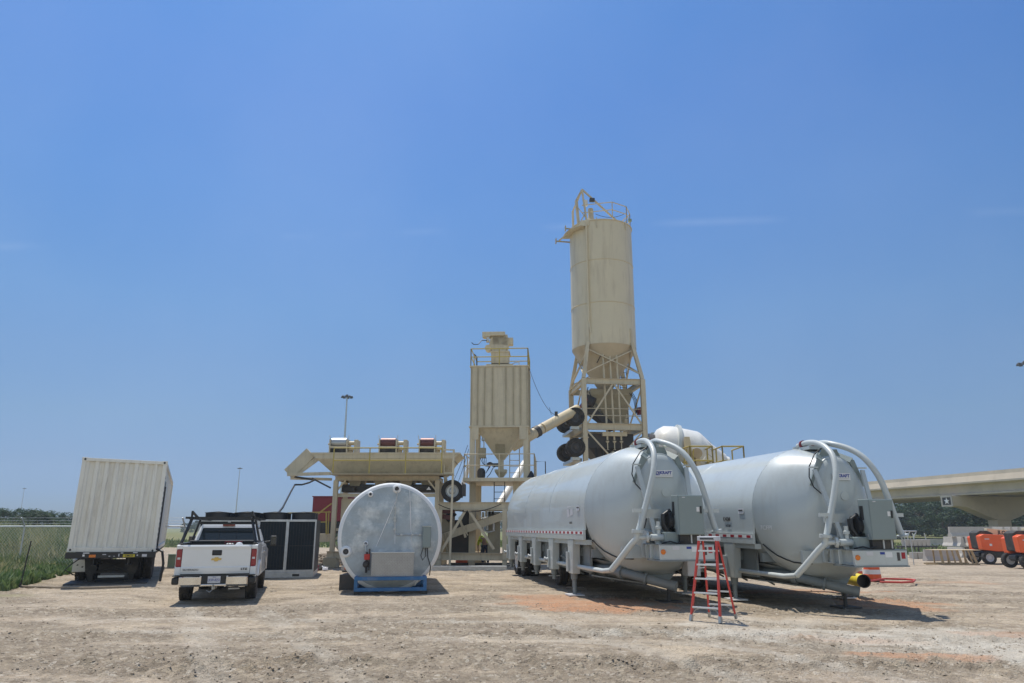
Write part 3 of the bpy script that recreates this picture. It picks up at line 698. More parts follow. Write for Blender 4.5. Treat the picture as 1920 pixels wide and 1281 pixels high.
# ------------------------------------------------------------------ container on trailer
def container():
    yaw = radians(23.6)
    t = thing('shipping_container', 'off-white corrugated high cube container on a black trailer, seen end on', 'container', (-13.62, 23.0, 0), yaw)
    W_, H_, L_ = 2.44, 2.88, 12.19; z0 = 1.0
    t.location.z = z0; t.rotation_euler = (0, radians(1.1), yaw)
    def corr(n0, n1, fixed, zlo, zhi, axis, depth=0.036, sgn=1):
        # trapezoid wave along axis
        pts = []; s = n0; p = 0.278
        k = int((n1-n0)/p); p = (n1-n0)/k
        for i in range(k):
            for f, dd in ((0, 0), (.32, 0), (.46, depth), (.86, depth)): pts.append((n0+(i+f)*p, dd*sgn))
        pts.append((n1, 0))
        vs = []
        for a, b_ in pts:
            for z in (zlo, zhi):
                vs.append((a, fixed+b_, z) if axis == 'x' else (fixed+b_, a, z))
        fs = [(2*i, 2*i+2, 2*i+3, 2*i+1) for i in range(len(pts)-1)]
        return MB().add(vs, fs)
    w_ = corr(.1, W_-.1, .035, .14, H_-.11, 'x', 0.06).build('end_wall', 'container', t)
    corr(.15, L_-.15, W_-.05, .15, H_-.12, 'y', -0.04).build('side_wall', 'container', t)
    corr(.15, L_-.15, .05, .15, H_-.12, 'y', 0.04).build('side_wall', 'container', t)
    fr = MB()
    for x in (0, W_-.12):
        for y in (0, L_-.14): fr.bx(x, x+.12, y, y+.14, .12, H_-.12)
    fr.bx(.12, W_-.12, 0, .12, .0, .14); fr.bx(.12, W_-.12, 0, .07, H_-.11, H_-.01)
    fr.bx(.0, .06, .14, L_-.14, 0.0, .15); fr.bx(W_-.06, W_, .14, L_-.14, 0.0, .15)
    fr.bx(.0, .06, .14, L_-.14, H_-.12, H_-.01); fr.bx(W_-.06, W_, .14, L_-.14, H_-.12, H_-.01); fr.bx(.12, W_-.12, L_-.1, L_, 0, .14); fr.bx(.12, W_-.12, L_-.1, L_, H_-.12, H_-.01)
    fr.build('corner_frame', 'container', t, bev=0.008)
    MB().bx(.06, W_-.06, .07, L_-.05, H_-.06, H_-.03).build('roof', 'container', t)
    MB().bx(.06, W_-.06, .12, L_-.1, .06, .12).build('floor', 'wood', t)
    for x in (-.01, W_-.168):
        for z in (-.002, H_-.118):
            c = MB().bx(x, x+.178, -.012, .16, z, z+.12).build('corner_casting', 'container', t, bev=0.01)
            MB().lathe([(0.0, 0), (.036, 0)], Matrix.Translation((x+.089, -.0135, z+.06)) @ Matrix.Scale(0.85, 4, (1, 0, 0)) @ Matrix.Rotation(pi/2, 4, 'X'), 14, cap=False).build('casting_hole', 'black', c)
    # personnel door, vents on the right hand side
    MB().bx(W_-.012, W_+.012, 2.2, 3.2, .2, 2.35).build('side_door', 'container', t, bev=.01)
    for i in range(13):
        z = 0.35+i*0.165
        MB().bx(W_-.05, W_-.004, .42, .56, z, z+.09).build('vent_slot', 'black', t)
    MB().tube([(W_+.02, .9, 2.1), (W_+.02, .86, 1.2), (W_+.02, .8, .1)], .022, 8).build('conduit', 'dark_steel', t)
    MB().tube([(W_+.02, .45, .1), (W_+.2, .35, .02), (W_+.28, .3, -.35), (W_+.25, .3, -.9)], .04, 10).build('cable', 'black', t)
    # trailer
    c = thing('container_trailer', 'black container chassis trailer standing on its landing legs', 'trailer', (-13.62, 23.0, 0), yaw)
    b = MB().bx(-.02, W_+.03, -.10, .02, .80, .985).build('bumper_beam', 'black', c, bev=.01)
    for x0, x1, z0_, z1_, m in ((.62, .8, .83, .91, 'orange_lens'), (.44, .5, .86, .92, 'white_tape'), (.45, .62, .945, .975, 'white_tape'), (.98, 1.08, .90, .925, 'plate'), (1.48, 1.55, .94, .965, 'white_tape'),
                                (2.08, 2.22, .83, .91, 'plate'), (1.82, 1.95, .945, .97, 'white_tape'), (1.15, 1.2, .85, .87, 'plate'), (1.28, 1.33, .85, .865, 'plate'), (1.42, 1.45, .85, .93, 'plate'), (1.93, 1.97, .86, .9, 'plate')):
        MB().bx(x0, x1, -.108, -.101, z0_, z1_).build('marker_light' if m == 'orange_lens' else 'sticker', m, b)
    s = MB().bx(1.55, 1.88, -.112, -.101, .825, .91).build('name_plate', 'hose_yellow', b)
    text('CIMCO', .07, 'black', s, (1.715, -.114, .867), (pi/2, 0, 0), bold=.002)
    mb = MB(); mb.ib((.75, 0, .72), (.75, 12.2, .72), .14, .3); mb.ib((1.7, 0, .72), (1.7, 12.2, .72), .14, .3)
    for y in (.4, 1.6, 3, 4.5, 6, 8, 10, 12): mb.bx(.06, 2.38, y, y+.1, .82, .96)
    mb.build('main_frame', 'black', c)
    for x in (.62, 1.78):
        l = MB().bx(x-.09, x+.09, .95, 1.13, .22, .85).bx(x-.07, x+.07, .97, 1.11, .08, .3).bx(x-.17, x+.17, .85, 1.23, .0, .08).build('landing_leg', 'black_dusty', c)
        MB().prism([(x-.22, .9, .85), (x+.22, .9, .85), (x+.14, .9, .3), (x-.14, .9, .3)], (0, .04, 0)).build('leg_gusset', 'black_dusty', l)
    mb = MB().bx(.5, 1.9, .98, 1.08, .3, .38).beam((.7, 1.04, .3), (1.7, 1.04, .75), .05).beam((.7, 1.04, .75), (1.7, 1.04, .3), .05)
    mb.build('leg_brace', 'black_dusty', c)
    MB().bx(.75, 1.65, 1.9, 1.96, .34, .7).build('spare_box', 'dark_steel', c, bev=.02)
    MB().bx(.85, 1.6, .82, .86, .18, .245).build('crank_plate', 'galv', c)
    for y in (2.4, 3.65):
        for x, sg in ((.2, -1), (2.2, 1)):
            wheel(c, (x, y, .5), (sg, 0, 0), .5, .27, n=24); wheel(c, (x-sg*.32, y, .5), (sg, 0, 0), .5, .27, n=20)
        MB().cyl((.2, y, .5), (2.2, y, .5), .07).build('axle', 'dark_steel', c)
    MB().bx(-.02, .5, 1.9, 2.6, .3, .72).build('tool_box', 'steel', c, bev=.02)
    MB().tube([(.35, .3, .8), (.1, .5, .6), (-.05, .5, .45), (.18, .6, .3), (.3, .8, .26), (.3, .8, .1)], .018, 8).build('air_line', 'black', c)
    g = MB().bx(0, 2.3, .15, 2.0, .001, .05).build('dark_sheet', 'dark_steel'); g.location = c.location; g.rotation_euler = (0, 0, yaw)  # thin dark sheet on the dirt under the container
    tag(g, 'dark flat sheet under the container trailer landing legs', 'ground mat')
container()
for (u, v, s_, lb) in ((318, 1076, 1.0, 'pale green utility box in the weeds right of the container'),):
    p = gp(u+4, 1066)
    t = thing('utility_box', lb, 'utility box', (p.x, p.y, 0), 0.2)
    t.scale = (.6, .6, .6); MB().bx(-.28, .28, -.25, .25, 0.1, .95).build('housing', 'utility_green', t, bev=.02)
    MB().bx(-.31, .31, -.28, .28, .95, 1.0).build('lid', 'utility_green', t, bev=.01)
    MB().bx(-.36, .36, -.34, .34, -.02, .1).build('plinth', 'concrete', t)

# ------------------------------------------------------------------ pickup
def pickup():
    t = thing('pickup_truck', 'white pickup with black ladder rack parked with its tailgate to the camera', 'pickup truck', (-7.27, 18.55, -.08), radians(15.5)); t.scale = (.94, 1, 1.06)
    hw = 1.0; AX1, AX2 = 1.28, 4.93; R = .40
    def arch(c, z0, r=0.47, n=12):
        return [(c+r*cos(pi-pi*i/n), max(z0, 0.42+r*sin(pi*i/n))) for i in range(n+1)]
    def side(poly, x0, x1, name, m='white_paint', bev=.02):
        return MB().prism([(x0, y, z) for y, z in poly], (x1-x0, 0, 0)).build(name, m, t, bev=bev)
    zb = .58
    for sg in (-1, 1):
        bed = [(0.03, zb)]+arch(AX1, zb)+[(2.08, zb), (2.08, 1.30), (1.9, 1.33), (.25, 1.33), (.03, 1.30)]
        side(bed, sg*hw, sg*(hw-.08), 'bed_side')
        MB().bx(*sorted((sg*.99, sg*.86)), .12, 2.05, 1.30, 1.345).build('bed_rail_cap', 'black', t, bev=.01)
        # flared arch lip
        lip = MB().tube([(sg*(hw+.012), y, z) for y, z in arch(AX1, zb, .485)], .022, 8).build('arch_lip', 'white_paint', t)
        cab = [(2.1, .5), (4.3, .5), (4.35, .75), (4.3, 1.18), (4.1, 1.26), (2.1, 1.28)]
        side(cab, sg*(hw-.01), sg*(hw-.12), 'cab_side')
        fen = [(4.37, .5)]+arch(AX2, .5)+[(5.72, .5), (5.78, .85), (5.7, 1.08), (4.37, 1.2)]
        side(fen, sg*hw, sg*(hw-.15), 'front_fender')
        d = MB().bx(*sorted((sg*(hw-.012), sg*(hw+.006))), 2.2, 3.15, .58, 1.22).build('door', 'white_paint', t, bev=.015)
        MB().bx(*sorted((sg*(hw+.006), sg*(hw+.03))), 2.3, 2.5, 1.05, 1.09).build('handle', 'chrome', d, bev=.01)
        d = MB().bx(*sorted((sg*(hw-.012), sg*(hw+.006))), 3.18, 4.28, .58, 1.22).build('door', 'white_paint', t, bev=.015)
        MB().bx(*sorted((sg*(hw+.006), sg*(hw+.03))), 3.26, 3.46, 1.05, 1.09).build('handle', 'chrome', d, bev=.01)
        m_ = MB().bx(*sorted((sg*(hw+.12), sg*(hw+.32))), 4.0, 4.12, 1.2, 1.47).build('mirror', 'black', t, bev=.03)
        MB().bx(*sorted((sg*(hw+.145), sg*(hw+.3))), 3.992, 3.998, 1.23, 1.45).build('mirror_glass', 'glass', m_)
        MB().tube([(sg*.95, 4.06, 1.3), (sg*1.15, 4.06, 1.32)], .022, 8).build('mirror_arm', 'black', m_)
        # tail light
        x0, x1 = sorted((sg*.985, sg*.845))
        tl = MB().bx(x0, x1, -.012, .22, .82, 1.21).build('tail_light', 'red_lens', t, bev=.025)
        MB().bx(x0+.035, x1-.035, -.019, -.013, .985, 1.03).build('reverse_lens', 'plate', tl, bev=.002)
        MB().bx(*sorted((sg*.995, sg*.84)), -.01, .1, 1.21, 1.30).build('corner_cap', 'white_paint', t, bev=.02)
        MB().bx(*sorted((sg*.995, sg*.84)), -.01, .1, .62, .82).build('corner_panel', 'white_paint', t, bev=.02)
        wheel(t, (sg*.84, AX1, .40), (sg, 0, 0), .405, .29, rim_mat='steel', n=32)
        wheel(t, (sg*.84, AX2, .40), (sg, 0, 0), .405, .29, rim_mat='steel', n=32)
        MB().bx(*sorted((sg*.92, sg*.62)), AX1-.48, AX1+.5, .84, .9).build('wheel_well', 'black', t)
    MB().bx(-.92, .92, .05, 2.05, .72, .78).bx(-.92, .92, 2.0, 2.08, .72, 1.31).build('bed_floor', 'black_dusty', t)
    MB().bx(-.95, .95, 2.1, 4.3, .48, .7).bx(-.93, .93, 4.3, 5.75, .5, .62).build('underbody', 'black', t)
    # tailgate: crowned panel with pressed lower step
    secs = []
    for x in [-.838+1.676*i/16 for i in range(17)]:
        k = 1-(x/.84)**2; yo = -.018*k
        secs.append([V((x, -.03+yo, .665)), V((x, -.04+yo, .72)), V((x, -.045+yo, .80)), V((x, -.028+yo, .825)), V((x, -.028+yo, 1.2)), V((x, -.045+yo, 1.27)), V((x, -.02+yo, 1.305)), V((x, .05, 1.305)), V((x, .05, .665))])
    tg = MB().loft(secs, sm=False).build('tailgate', 'white_paint', t)
    h = MB().bx(-.12, .12, -.062, -.03, 1.07, 1.19).build('tailgate_handle', 'black', tg, bev=.02)
    MB().bx(-.09, .09, -.068, -.062, 1.10, 1.14).build('handle_cup', 'fan_black', h, bev=.004)
    # gold bow tie emblem
    MB().prism([(x, -.050, z) for x, z in ((-.13, .965), (-.115, 1.005), (-.045, 1.005), (-.045, 1.03), (.055, 1.03), (.045, 1.005), (.13, 1.005), (.115, .965), (.045, .965), (.035, .94), (-.055, .94), (-.045, .965))], (0, -.015, 0)).build('emblem', 'gold', tg, bev=.003)
    text('SILVERADO', .055, 'dark_steel', tg, (-.60, -.062, .755), (pi/2, 0, 0), sx=1.35)
    text('LTZ', .06, 'dark_steel', tg, (.70, -.056, .762), (pi/2, 0, 0), sx=1.5, bold=.003)
    MB().bx(-.84, .84, -.03, .1, .60, .663).build('tailgate_gap', 'black', t)
    # bumper: chrome wings with a dropped centre step
    for sg in (-1, 1):
        secs = []
        for x, yo in ((.30, 0), (.34, -.03), (.6, -.05), (.8, -.045), (.83, -.02)):
            secs.append([V((sg*x, -.20+yo*.6+.03, .395)), V((sg*x, -.21+yo, .44)), V((sg*x, -.21+yo, .60)), V((sg*x, -.17+yo, .625)), V((sg*x, -.05, .625)), V((sg*x, -.05, .395))])
        MB().loft(secs).build('bumper_wing', 'chrome', t)
        MB().bx(*sorted((sg*.83, sg*1.01)), -.2, .3, .44, .60).build('bumper_end', 'black', t, bev=.04)
        MB().bx(*sorted((sg*.34, sg*1.0)), -.215, -.02, .625, .645).build('step_pad', 'black', t, bev=.005)
    MB().bx(-.36, .36, -.2, -.05, .40, .45).build('bumper_step', 'chrome', t, bev=.015)
    MB().bx(-.31, .31, -.13, -.05, .45, .63).build('plate_recess', 'black', t)
    pl = MB().bx(-.155, .155, -.145, -.131, .465, .615).build('license_plate', 'plate', t, bev=.004)
    text('TEXAS', .028, 'sign_blue', pl, (0, -.148, .595), (pi/2, 0, 0)); text('LKW-8251', .085, 'sign_blue', pl, (0, -.148, .53), (pi/2, 0, 0), sx=.78)
    MB().bx(-.035, .035, -.16, .4, .33, .4).cyl((0, -.2, .33), (0, -.2, .40), .012).lathe([(0, .45), (.025, .44), (.027, .42), (.012, .40), (.012, .385)], Matrix.Translation((0, -.2, 0)), 12).tube([(-.16, -.12, .31), (-.08, -.16, .27), (0, -.14, .33)], .012, 6).build('tow_hitch', 'steel', t)
    MB().cyl((.35, .0, .33), (.62, .05, .33), .035).build('exhaust', 'steel', t)
    MB().cyl((-.8, AX1, .4), (.8, AX1, .4), .06).lathe([(.02, -.18), (.13, -.1), (.17, 0), (.13, .1), (.02, .18)], Matrix.Translation((0, AX1, .4)) @ Matrix.Rotation(pi/2, 4, 'Y'), 16).build('rear_axle', 'black', t)
    # greenhouse
    def ring(z, x, y0, y1, k=.06):
        return [V((-x+k, y0, z)), V((x-k, y0, z)), V((x, y0+k*1.5, z)), V((x, y1-k, z)), V((x-k*2, y1, z)), V((-x+k*2, y1, z)), V((-x, y1-k, z)), V((-x, y0+k*1.5, z))]
    secs = [ring(1.27, .93, 2.14, 4.3), ring(1.45, .885, 2.19, 4.1), ring(1.72, .785, 2.30, 3.72), ring(1.79, .74, 2.36, 3.6), ring(1.82, .62, 2.5, 3.4)]
    MB().loft(secs).build('cab_roof', 'white_paint', t)
    def slant(z, o=0.012):      # rear glass plane
        return 2.14+(z-1.27)*0.345-o-.01*(1.5-z)
    g = MB().prism([(-.80, slant(1.31), 1.31), (.80, slant(1.31), 1.31), (.70, slant(1.69), 1.69), (-.70, slant(1.69), 1.69)], (0, .012, 0)).build('rear_window', 'glass', t, bev=.004)
    MB().prism([(-.25, slant(1.33, .02), 1.33), (-.235, slant(1.33, .02), 1.33), (-.235, slant(1.68, .02), 1.68), (-.25, slant(1.68, .02), 1.68)], (0, .006, 0)).prism([(.25, slant(1.33, .02), 1.33), (.235, slant(1.33, .02), 1.33), (.235, slant(1.68, .02), 1.68), (.25, slant(1.68, .02), 1.68)], (0, .006, 0)).build('window_divider', 'black', g)
    MB().bx(-.17, .17, 2.27, 2.36, 1.735, 1.785).build('brake_light', 'red_lens', t, bev=.01)
    for sg in (-1, 1):
        def X(z): return sg*(.93-(z-1.27)*.33+.006)
        MB().prism([(X(1.33), 2.35, 1.33), (X(1.33), 3.12, 1.33), (X(1.70), 3.12, 1.70), (X(1.70), 2.48, 1.70)], (-sg*.012, 0, 0)).build('side_window', 'glass', t)
        MB().prism([(X(1.33), 3.2, 1.33), (X(1.33), 4.12, 1.33), (X(1.70), 3.66, 1.70), (X(1.70), 3.2, 1.70)], (-sg*.012, 0, 0)).build('side_window', 'glass', t)
    MB().prism([(-.8, 4.28, 1.3), (.8, 4.28, 1.3), (.7, 3.76, 1.70), (-.7, 3.76, 1.70)], (0, .02, .01)).build('windscreen', 'glass', t)
    MB().prism([(-.95, 4.3, 1.2), (.95, 4.3, 1.2), (.9, 5.68, 1.1), (-.9, 5.68, 1.1)], (0, 0, .05)).build('hood', 'white_paint', t, bev=.03)
    MB().bx(-.95, .95, 5.7, 5.82, .5, 1.05).build('grille', 'chrome', t, bev=.03)
    # cargo box across the bed
    b = MB().bx(-.90, .90, 1.5, 2.0, .95, 1.34).build('bed_tool_box', 'black', t, bev=.02)
    MB().bx(-.92, .92, 1.46, 2.02, 1.34, 1.385).build('box_lid', 'dark_steel', b, bev=.015)
    # rack
    rk = MB()
    for sg in (-1, 1):
        rk.beam((sg*.93, .18, 1.33), (sg*.76, .45, 1.92), .055, .055); rk.beam((sg*.93, 1.9, 1.33), (sg*.76, 1.95, 1.88), .055, .055)
        rk.beam((sg*.75, -.05, 1.91), (sg*.75, 4.2, 1.91), .05, .06)
        rk.beam((sg*.76, .35, 1.93), (sg*.76, .35, 2.06), .05, .05); rk.beam((sg*.76, .35, 2.06), (sg*.76, 1.5, 1.93), .045, .045)
    for y in (.4, 1.95, 3.3, 4.1): rk.beam((-.92, y, 1.92), (.92, y, 1.92), .06, .05)
    rk.beam((-.75, 1.95, 1.8), (.75, 1.95, 1.8), .05)
    rk.build('ladder_rack', 'black', t)
    c = thing('wire_crate', 'small wire crate of tools standing in the pickup bed', 'crate', (0, 0, 0)); c.location = t.matrix_basis @ V((.32, .75, .78)); c.rotation_euler = t.rotation_euler
    mb = MB()
    for z in (0, .3, .62): mb.tube([(-.2, -.15, z), (.2, -.15, z), (.2, .15, z), (-.2, .15, z)], .009, 6, closed=True)
    for x in (-.2, -.12, -.04, .04, .12, .2): mb.tube([(x, -.15, 0), (x, -.15, .62)], .007, 6)
    mb.build('wire_frame', 'maroon', c)
    MB().bx(-.18, .0, -.12, .1, .02, .58).bx(.02, .17, -.1, .1, .02, .5).build('tool_cases', 'steel', c, bev=.02)
    c = MB().lathe([(.0, .18), (.06, .165), (.1, .11), (.115, .03), (.12, 0), (.15, -.005)], Matrix.Identity(4), 20).build('hard_hat', 'white_paint')
    c.location = t.matrix_basis @ V((.5, .3, 1.19)); tag(c, 'white hard hat resting behind the tailgate of the pickup', 'hard hat')
    c = MB().bx(-.16, .16, -.2, .2, 0, .41).build('cargo_box', 'steel', None, bev=.04); c.location = t.matrix_basis @ V((.5, .32, .78)); c.rotation_euler = t.rotation_euler
    tag(c, 'grey bin under the white hard hat in the pickup bed', 'bin')
    return t
pickup()

# ------------------------------------------------------------------ row of fan cooled chillers on a galvanised skid
def chiller():
    base = gp(588, 1080); Y = 27.0
    xr = px(586, 1080, Y).x
    t = thing('air_cooled_chiller', 'dark chiller in a galvanised frame with four roof fans beside the pickup', 'chiller', (xr+.02, Y, 0), radians(11.5))
    z1 = 2.0; Wd = 1.0; n = 4; D = 2.8
    MB().bx(-n*Wd, 0, 0, D, .0, .19).build('skid', 'galv', t, bev=.01)
    for i in range(n):
        x1 = -i*Wd; x0 = x1-Wd
        MB().bx(x0+.05, x1-.05, .04, .09, .28, z1-.06).build('coil_panel', 'coil', t)
        rb = MB()
        for k in range(9): rb.bx(x0+.11+k*.1, x0+.118+k*.1, .03, .039, .3, z1-.1)
        rb.bx(x0+.05, x1-.05, .02, .039, 1.08, 1.10).build('panel_rib', 'black', kids(t)[-1] if False else t)
        fr = MB().bx(x0, x0+.05, 0, .08, .19, z1).bx(x1-.05, x1, 0, .08, .19, z1).bx(x0+.05, x1-.05, 0, .08, z1-.07, z1).bx(x0+.05, x1-.05, 0, .08, .19, .27)
        fr.build('panel_frame', 'galv', t, bev=.004)
        c = V((x0+Wd/2, .55, z1))
        for yy in (.6, 1.9):
            cc = V((x0+Wd/2, yy, z1))
            f = MB().lathe([(.43, 0), (.43, .22), (.46, .25), (.42, .25), (.41, .0)], Matrix.Translation(cc), 28, cap=False).build('fan_cowl', 'black', t)
            g = MB()
            for k in range(1, 5): g.tube(ring_pts(.1*k, 20, cc+V((0, 0, .25+.01*(4-k)))), .005, 4, closed=True)
            for k in range(8): g.tube([cc+V((0, 0, .29)), cc+V((.42*cos(k*pi/4), .42*sin(k*pi/4), .25))], .006, 4)
            g.build('fan_guard', 'fan_black', f)
            b = MB()
            for k in range(5):
                a = k*2*pi/5; b.beam(cc+V((0, 0, .08)), cc+V((.38*cos(a), .38*sin(a), .09)), .16, .01, up=V((-sin(a)*.35, cos(a)*.35, 1)))
            b.build('fan_blades', 'black', f)
    MB().bx(-.03, 0, .08, D, .19, z1).build('end_panel', 'coil', t)
    MB().bx(-n*Wd, -n*Wd+.03, .08, D, .19, z1).build('end_panel', 'coil', t)
    MB().bx(-n*Wd+.03, -.03, .1, D, z1-.04, z1-.005).bx(-n*Wd+.03, -.03, D-.05, D, .19, z1-.04).build('casing', 'coil', t)
    for x in (-1.9, -.6): MB().bx(x-.12, x+.12, -.004, .0, .05, .13).build('fork_pocket', 'black', t)
    mb = MB()
    mb.tube([(-.62, .5, .9), (-.45, .2, 1.0), (-.12, -.05, .9)], .02, 6)
    mb = MB().bx(-.6, -.52, -.01, .0, .3, 1.9)
    return t
chiller()

# ------------------------------------------------------------------ insulated round tank on blue skid
mat('tank_skin', (0.34, 0.39, 0.445), 0.34, 0.4, var=0.22, vscale=1.5, dirt=(0.84, 0.86, 0.88), dirtamt=0.9, dscale=1.0, bump=0.35, bscale=9)
mat('tank_rim', (0.78, 0.79, 0.80), 0.6, var=0.06, bump=0.4, bscale=14)
def tank():
    Y0 = 20.7; base = px(732, 1107, Y0); yaw = radians(9.0)
    t = thing('insulated_tank', 'round pale grey insulated tank on a blue skid, seen end on', 'tank', (base.x, Y0, 0), yaw); dx = -.06
    K = 1354*1.045/Y0
    def c(u, v): return (u-732)/K, px(732, v, Y0).z
    r = 1.43; zc = 1.47
    m = Matrix.Translation((-.06, 0, zc)) @ Matrix.Diagonal((1, 1, 1.03, 1)) @ Matrix.Rotation(-pi/2, 4, 'X')      # local z -> +y
    MB().lathe([(r, .10), (r, 6.2), (r-.1, 6.3), (0, 6.35)], m, 72, cap=False).build('shell', 'tank_rim', t)
    prof = [(r, .10), (r-.01, .055), (r-.035, .025), (r-.07, .008), (r-.11, .0)]
    MB().lathe(prof, m, 72, cap=False).build('rim', 'tank_rim', t)
    # end face with faint quilted swelling
    n = 72; secs = []
    for i in range(13):
        rr = (r-.11)*(1-i/13.0); ring = []
        for j in range(n):
            a = 2*pi*j/n; x = rr*cos(a); z = rr*sin(a)
            ring.append(V((x-.06, .0+0.012*noise.noise(V((x*1.5, z*3.2, 2)))-.03*(1-(rr/r)**2), zc+z*1.03)))
        secs.append(ring)
    f = MB().loft(secs, cap=False); f.add(secs[-1], [tuple(range(n))], True)
    face = f.build('end_face', 'tank_skin', t)
    mb = MB()
    for (u0, v0, u1, v1) in ((735, 940, 702, 1026), (761, 917, 768, 1024), (735, 950, 737, 1020)):
        a, b = c(u0, v0), c(u1, v1); mb.tube([(a[0], -.03, a[1]), ((a[0]+b[0])/2, -.036, (a[1]+b[1])/2), (b[0], -.034, b[1])], [.008, .014, .008], 8)
    mb.build('seam_ridge', 'tank_rim', face)
    for (u, v, R_) in ((736.6, 917, .085), (687.4, 927.4, .055), (683, 1019, .05), (647.4, 1034, .11)):
        x, z = c(u, v); mm = Matrix.Translation((x, .01, z)) @ Matrix.Rotation(pi/2, 4, 'X')
        p = MB().lathe([(R_*1.45, 0), (R_*1.35, .05), (R_, .07), (R_, .12), (R_*.72, .12), (R_*.68, .06), (0, .06)], mm, 24, cap=False).build('port', 'tank_rim', t)
        MB().lathe([(R_*.62, .065), (R_*.62, .11), (R_*.4, .13), (0, .13)], mm, 20, cap=False).build('port_plug', 'dark_steel', p)
    # conduit with junction fittings
    pts = [c(736.6, 917), c(738, 927), c(735.2, 945), c(735, 996), c(736, 1001), c(740, 1003), c(788, 1002.5)]
    cd = MB().tube([(x, -.10, z) for x, z in pts], .014, 8)
    for v in (952, 971, 976, 992): x, z = c(735, v); cd.bx(x-.035, x+.035, -.13, -.07, z-.03, z+.03)
    for u in (748, 769, 783): x, z = c(u, 1002.7); cd.bx(x-.03, x+.03, -.13, -.03, z-.02, z+.025)
    cd.build('conduit', 'galv', t)
    x0, z1 = c(788, 987.5); x1, z0 = c(803.5, 1027)
    cb = MB().bx(x0, x1, -.22, -.05, z0, z1).build('control_box', 'cabinet', t, bev=.01)
    MB().bx(x0-.015, x1+.015, -.235, -.05, z1, z1+.02).build('box_hood', 'trailer_pipe', cb)
    MB().bx(x0+.02, x1-.02, -.228, -.221, z0+.03, z1-.03).build('box_door', 'cabinet', cb, bev=.003)
    a = c(788, 1030); b = c(797, 1083)
    MB().tube([(x0+.03, -.14, z0), (x0-.03, -.15, z0-.2), (x0+.02, -.16, z0-.33), (x0+.1, -.15, z0-.22), (x0+.09, -.14, z0)], .011, 8).build('cable_loop', 'dark_steel', cb)
    MB().tube([(x0+.14, -.14, z0), (x0+.16, -.18, z0-.25), (x0+.24, -.2, z0-.5), (x0+.22, -.16, .45)], .014, 8).build('power_cable', 'black', cb)
    # tread plate heater box
    X0, Z1 = c(696, 1035.5); X1, Z0 = c(772.5, 1079)
    hb = MB().bx(X0, X1, -.52, -.03, Z0, Z1)
    hb = hb.build('heater_box', 'tread', t, bev=.006)
    mb = MB(); k = 0
    nx, nz = 26, 15
    for i in range(nx):
        for j in range(nz):
            x = X0+(i+.5)*(X1-X0)/nx; z = Z0+(j+.5)*(Z1-Z0)/nz; s = .013 if (i+j) % 2 else -.013
            mb.beam((x-.013, -.521, z-s), (x+.013, -.521, z+s), .005, .008, up=(0, 1, 0))
    mb.build('tread_pattern', 'galv', hb)
    MB().bx(X0-.02, X1+.02, -.55, -.02, Z1, Z1+.015).build('box_lid', 'alu', hb)
    # valve train left of the box
    x, z = c(687, 1043); MB().bx(x-.075, x+.075, -.3, -.16, z-.08, z+.07).build('valve_handle', 'red', t, bev=.01)
    mb = MB().cyl((x-.01, -.2, z+.12), (x-.01, -.2, z-.42), .03, n=12); mb.lathe([(.03, -.09), (.08, -.05), (.09, 0), (.08, .05), (.03, .09)], Matrix.Translation((x-.02, -.22, z-.20)), 16)
    mb.cyl((x+.06, -.22, z+.2), (x+.06, -.22, .6), .02, n=10)
    mb.build('valve_body', 'dark_steel', t)
    x, z = c(683, 1019); MB().tube([(x, -.08, z), (x, -.16, z-.02), (x+.01, -.18, z-.2)], .02, 8).build('drain_pipe', 'galv', t)
    # skid
    k = thing('tank_skid', 'blue painted steel skid frame carrying the round insulated tank', 'skid', (base.x, Y0, 0), yaw)
    xa, zt = c(667, 1079); xb, _ = c(797, 1079)
    mb = MB()
    mb.bx(xa, xb, -.62, -.50, zt-.09, zt).bx(xa, xb, -.60, -.5, .09, .18)
    for x in (xa, xb-.09): mb.bx(x, x+.09, -.6, -.5, .18, zt-.09).bx(x, x+.09, -.5, 6.2, .09, .18).bx(x, x+.09, -.5, 6.2, zt-.09, zt-.003)
    for y in (1.2, 3, 5): mb.bx(xa+.09, xb-.09, y, y+.1, .09, .18)
    mb.build('frame', 'blue', k, bev=.006)
    for x in (xa+.02, xb-.12): MB().bx(x-.02, x+.14, -.58, -.42, -.02, .09).build('foot_block', 'black_dusty', k)
    MB().beam((xb-.32, -.49, .22), (xb-.22, -.49, .36), .02).build('drain_stub', 'galv', k)
    for y in (.6, 2.6, 4.6):
        MB().prism([(-.9, y, .46), (-.8, y, .62), (-.45, y, .36), (0, y, .28), (.45, y, .36), (.8, y, .62), (.9, y, .46), (.9, y, .1), (-.9, y, .1)], (0, .12, 0)).build('saddle', 'blue', k)
    bl = MB().bx(0, .5, 0, 1.6, -.03, .42).build('dark_block', 'dark_steel'); p = px(641, 1108, 22.0)
    bl.location = (p.x, 21.6, 0); tag(bl, 'dark weathered timber block against the left foot of the blue skid', 'timber block')
tank()

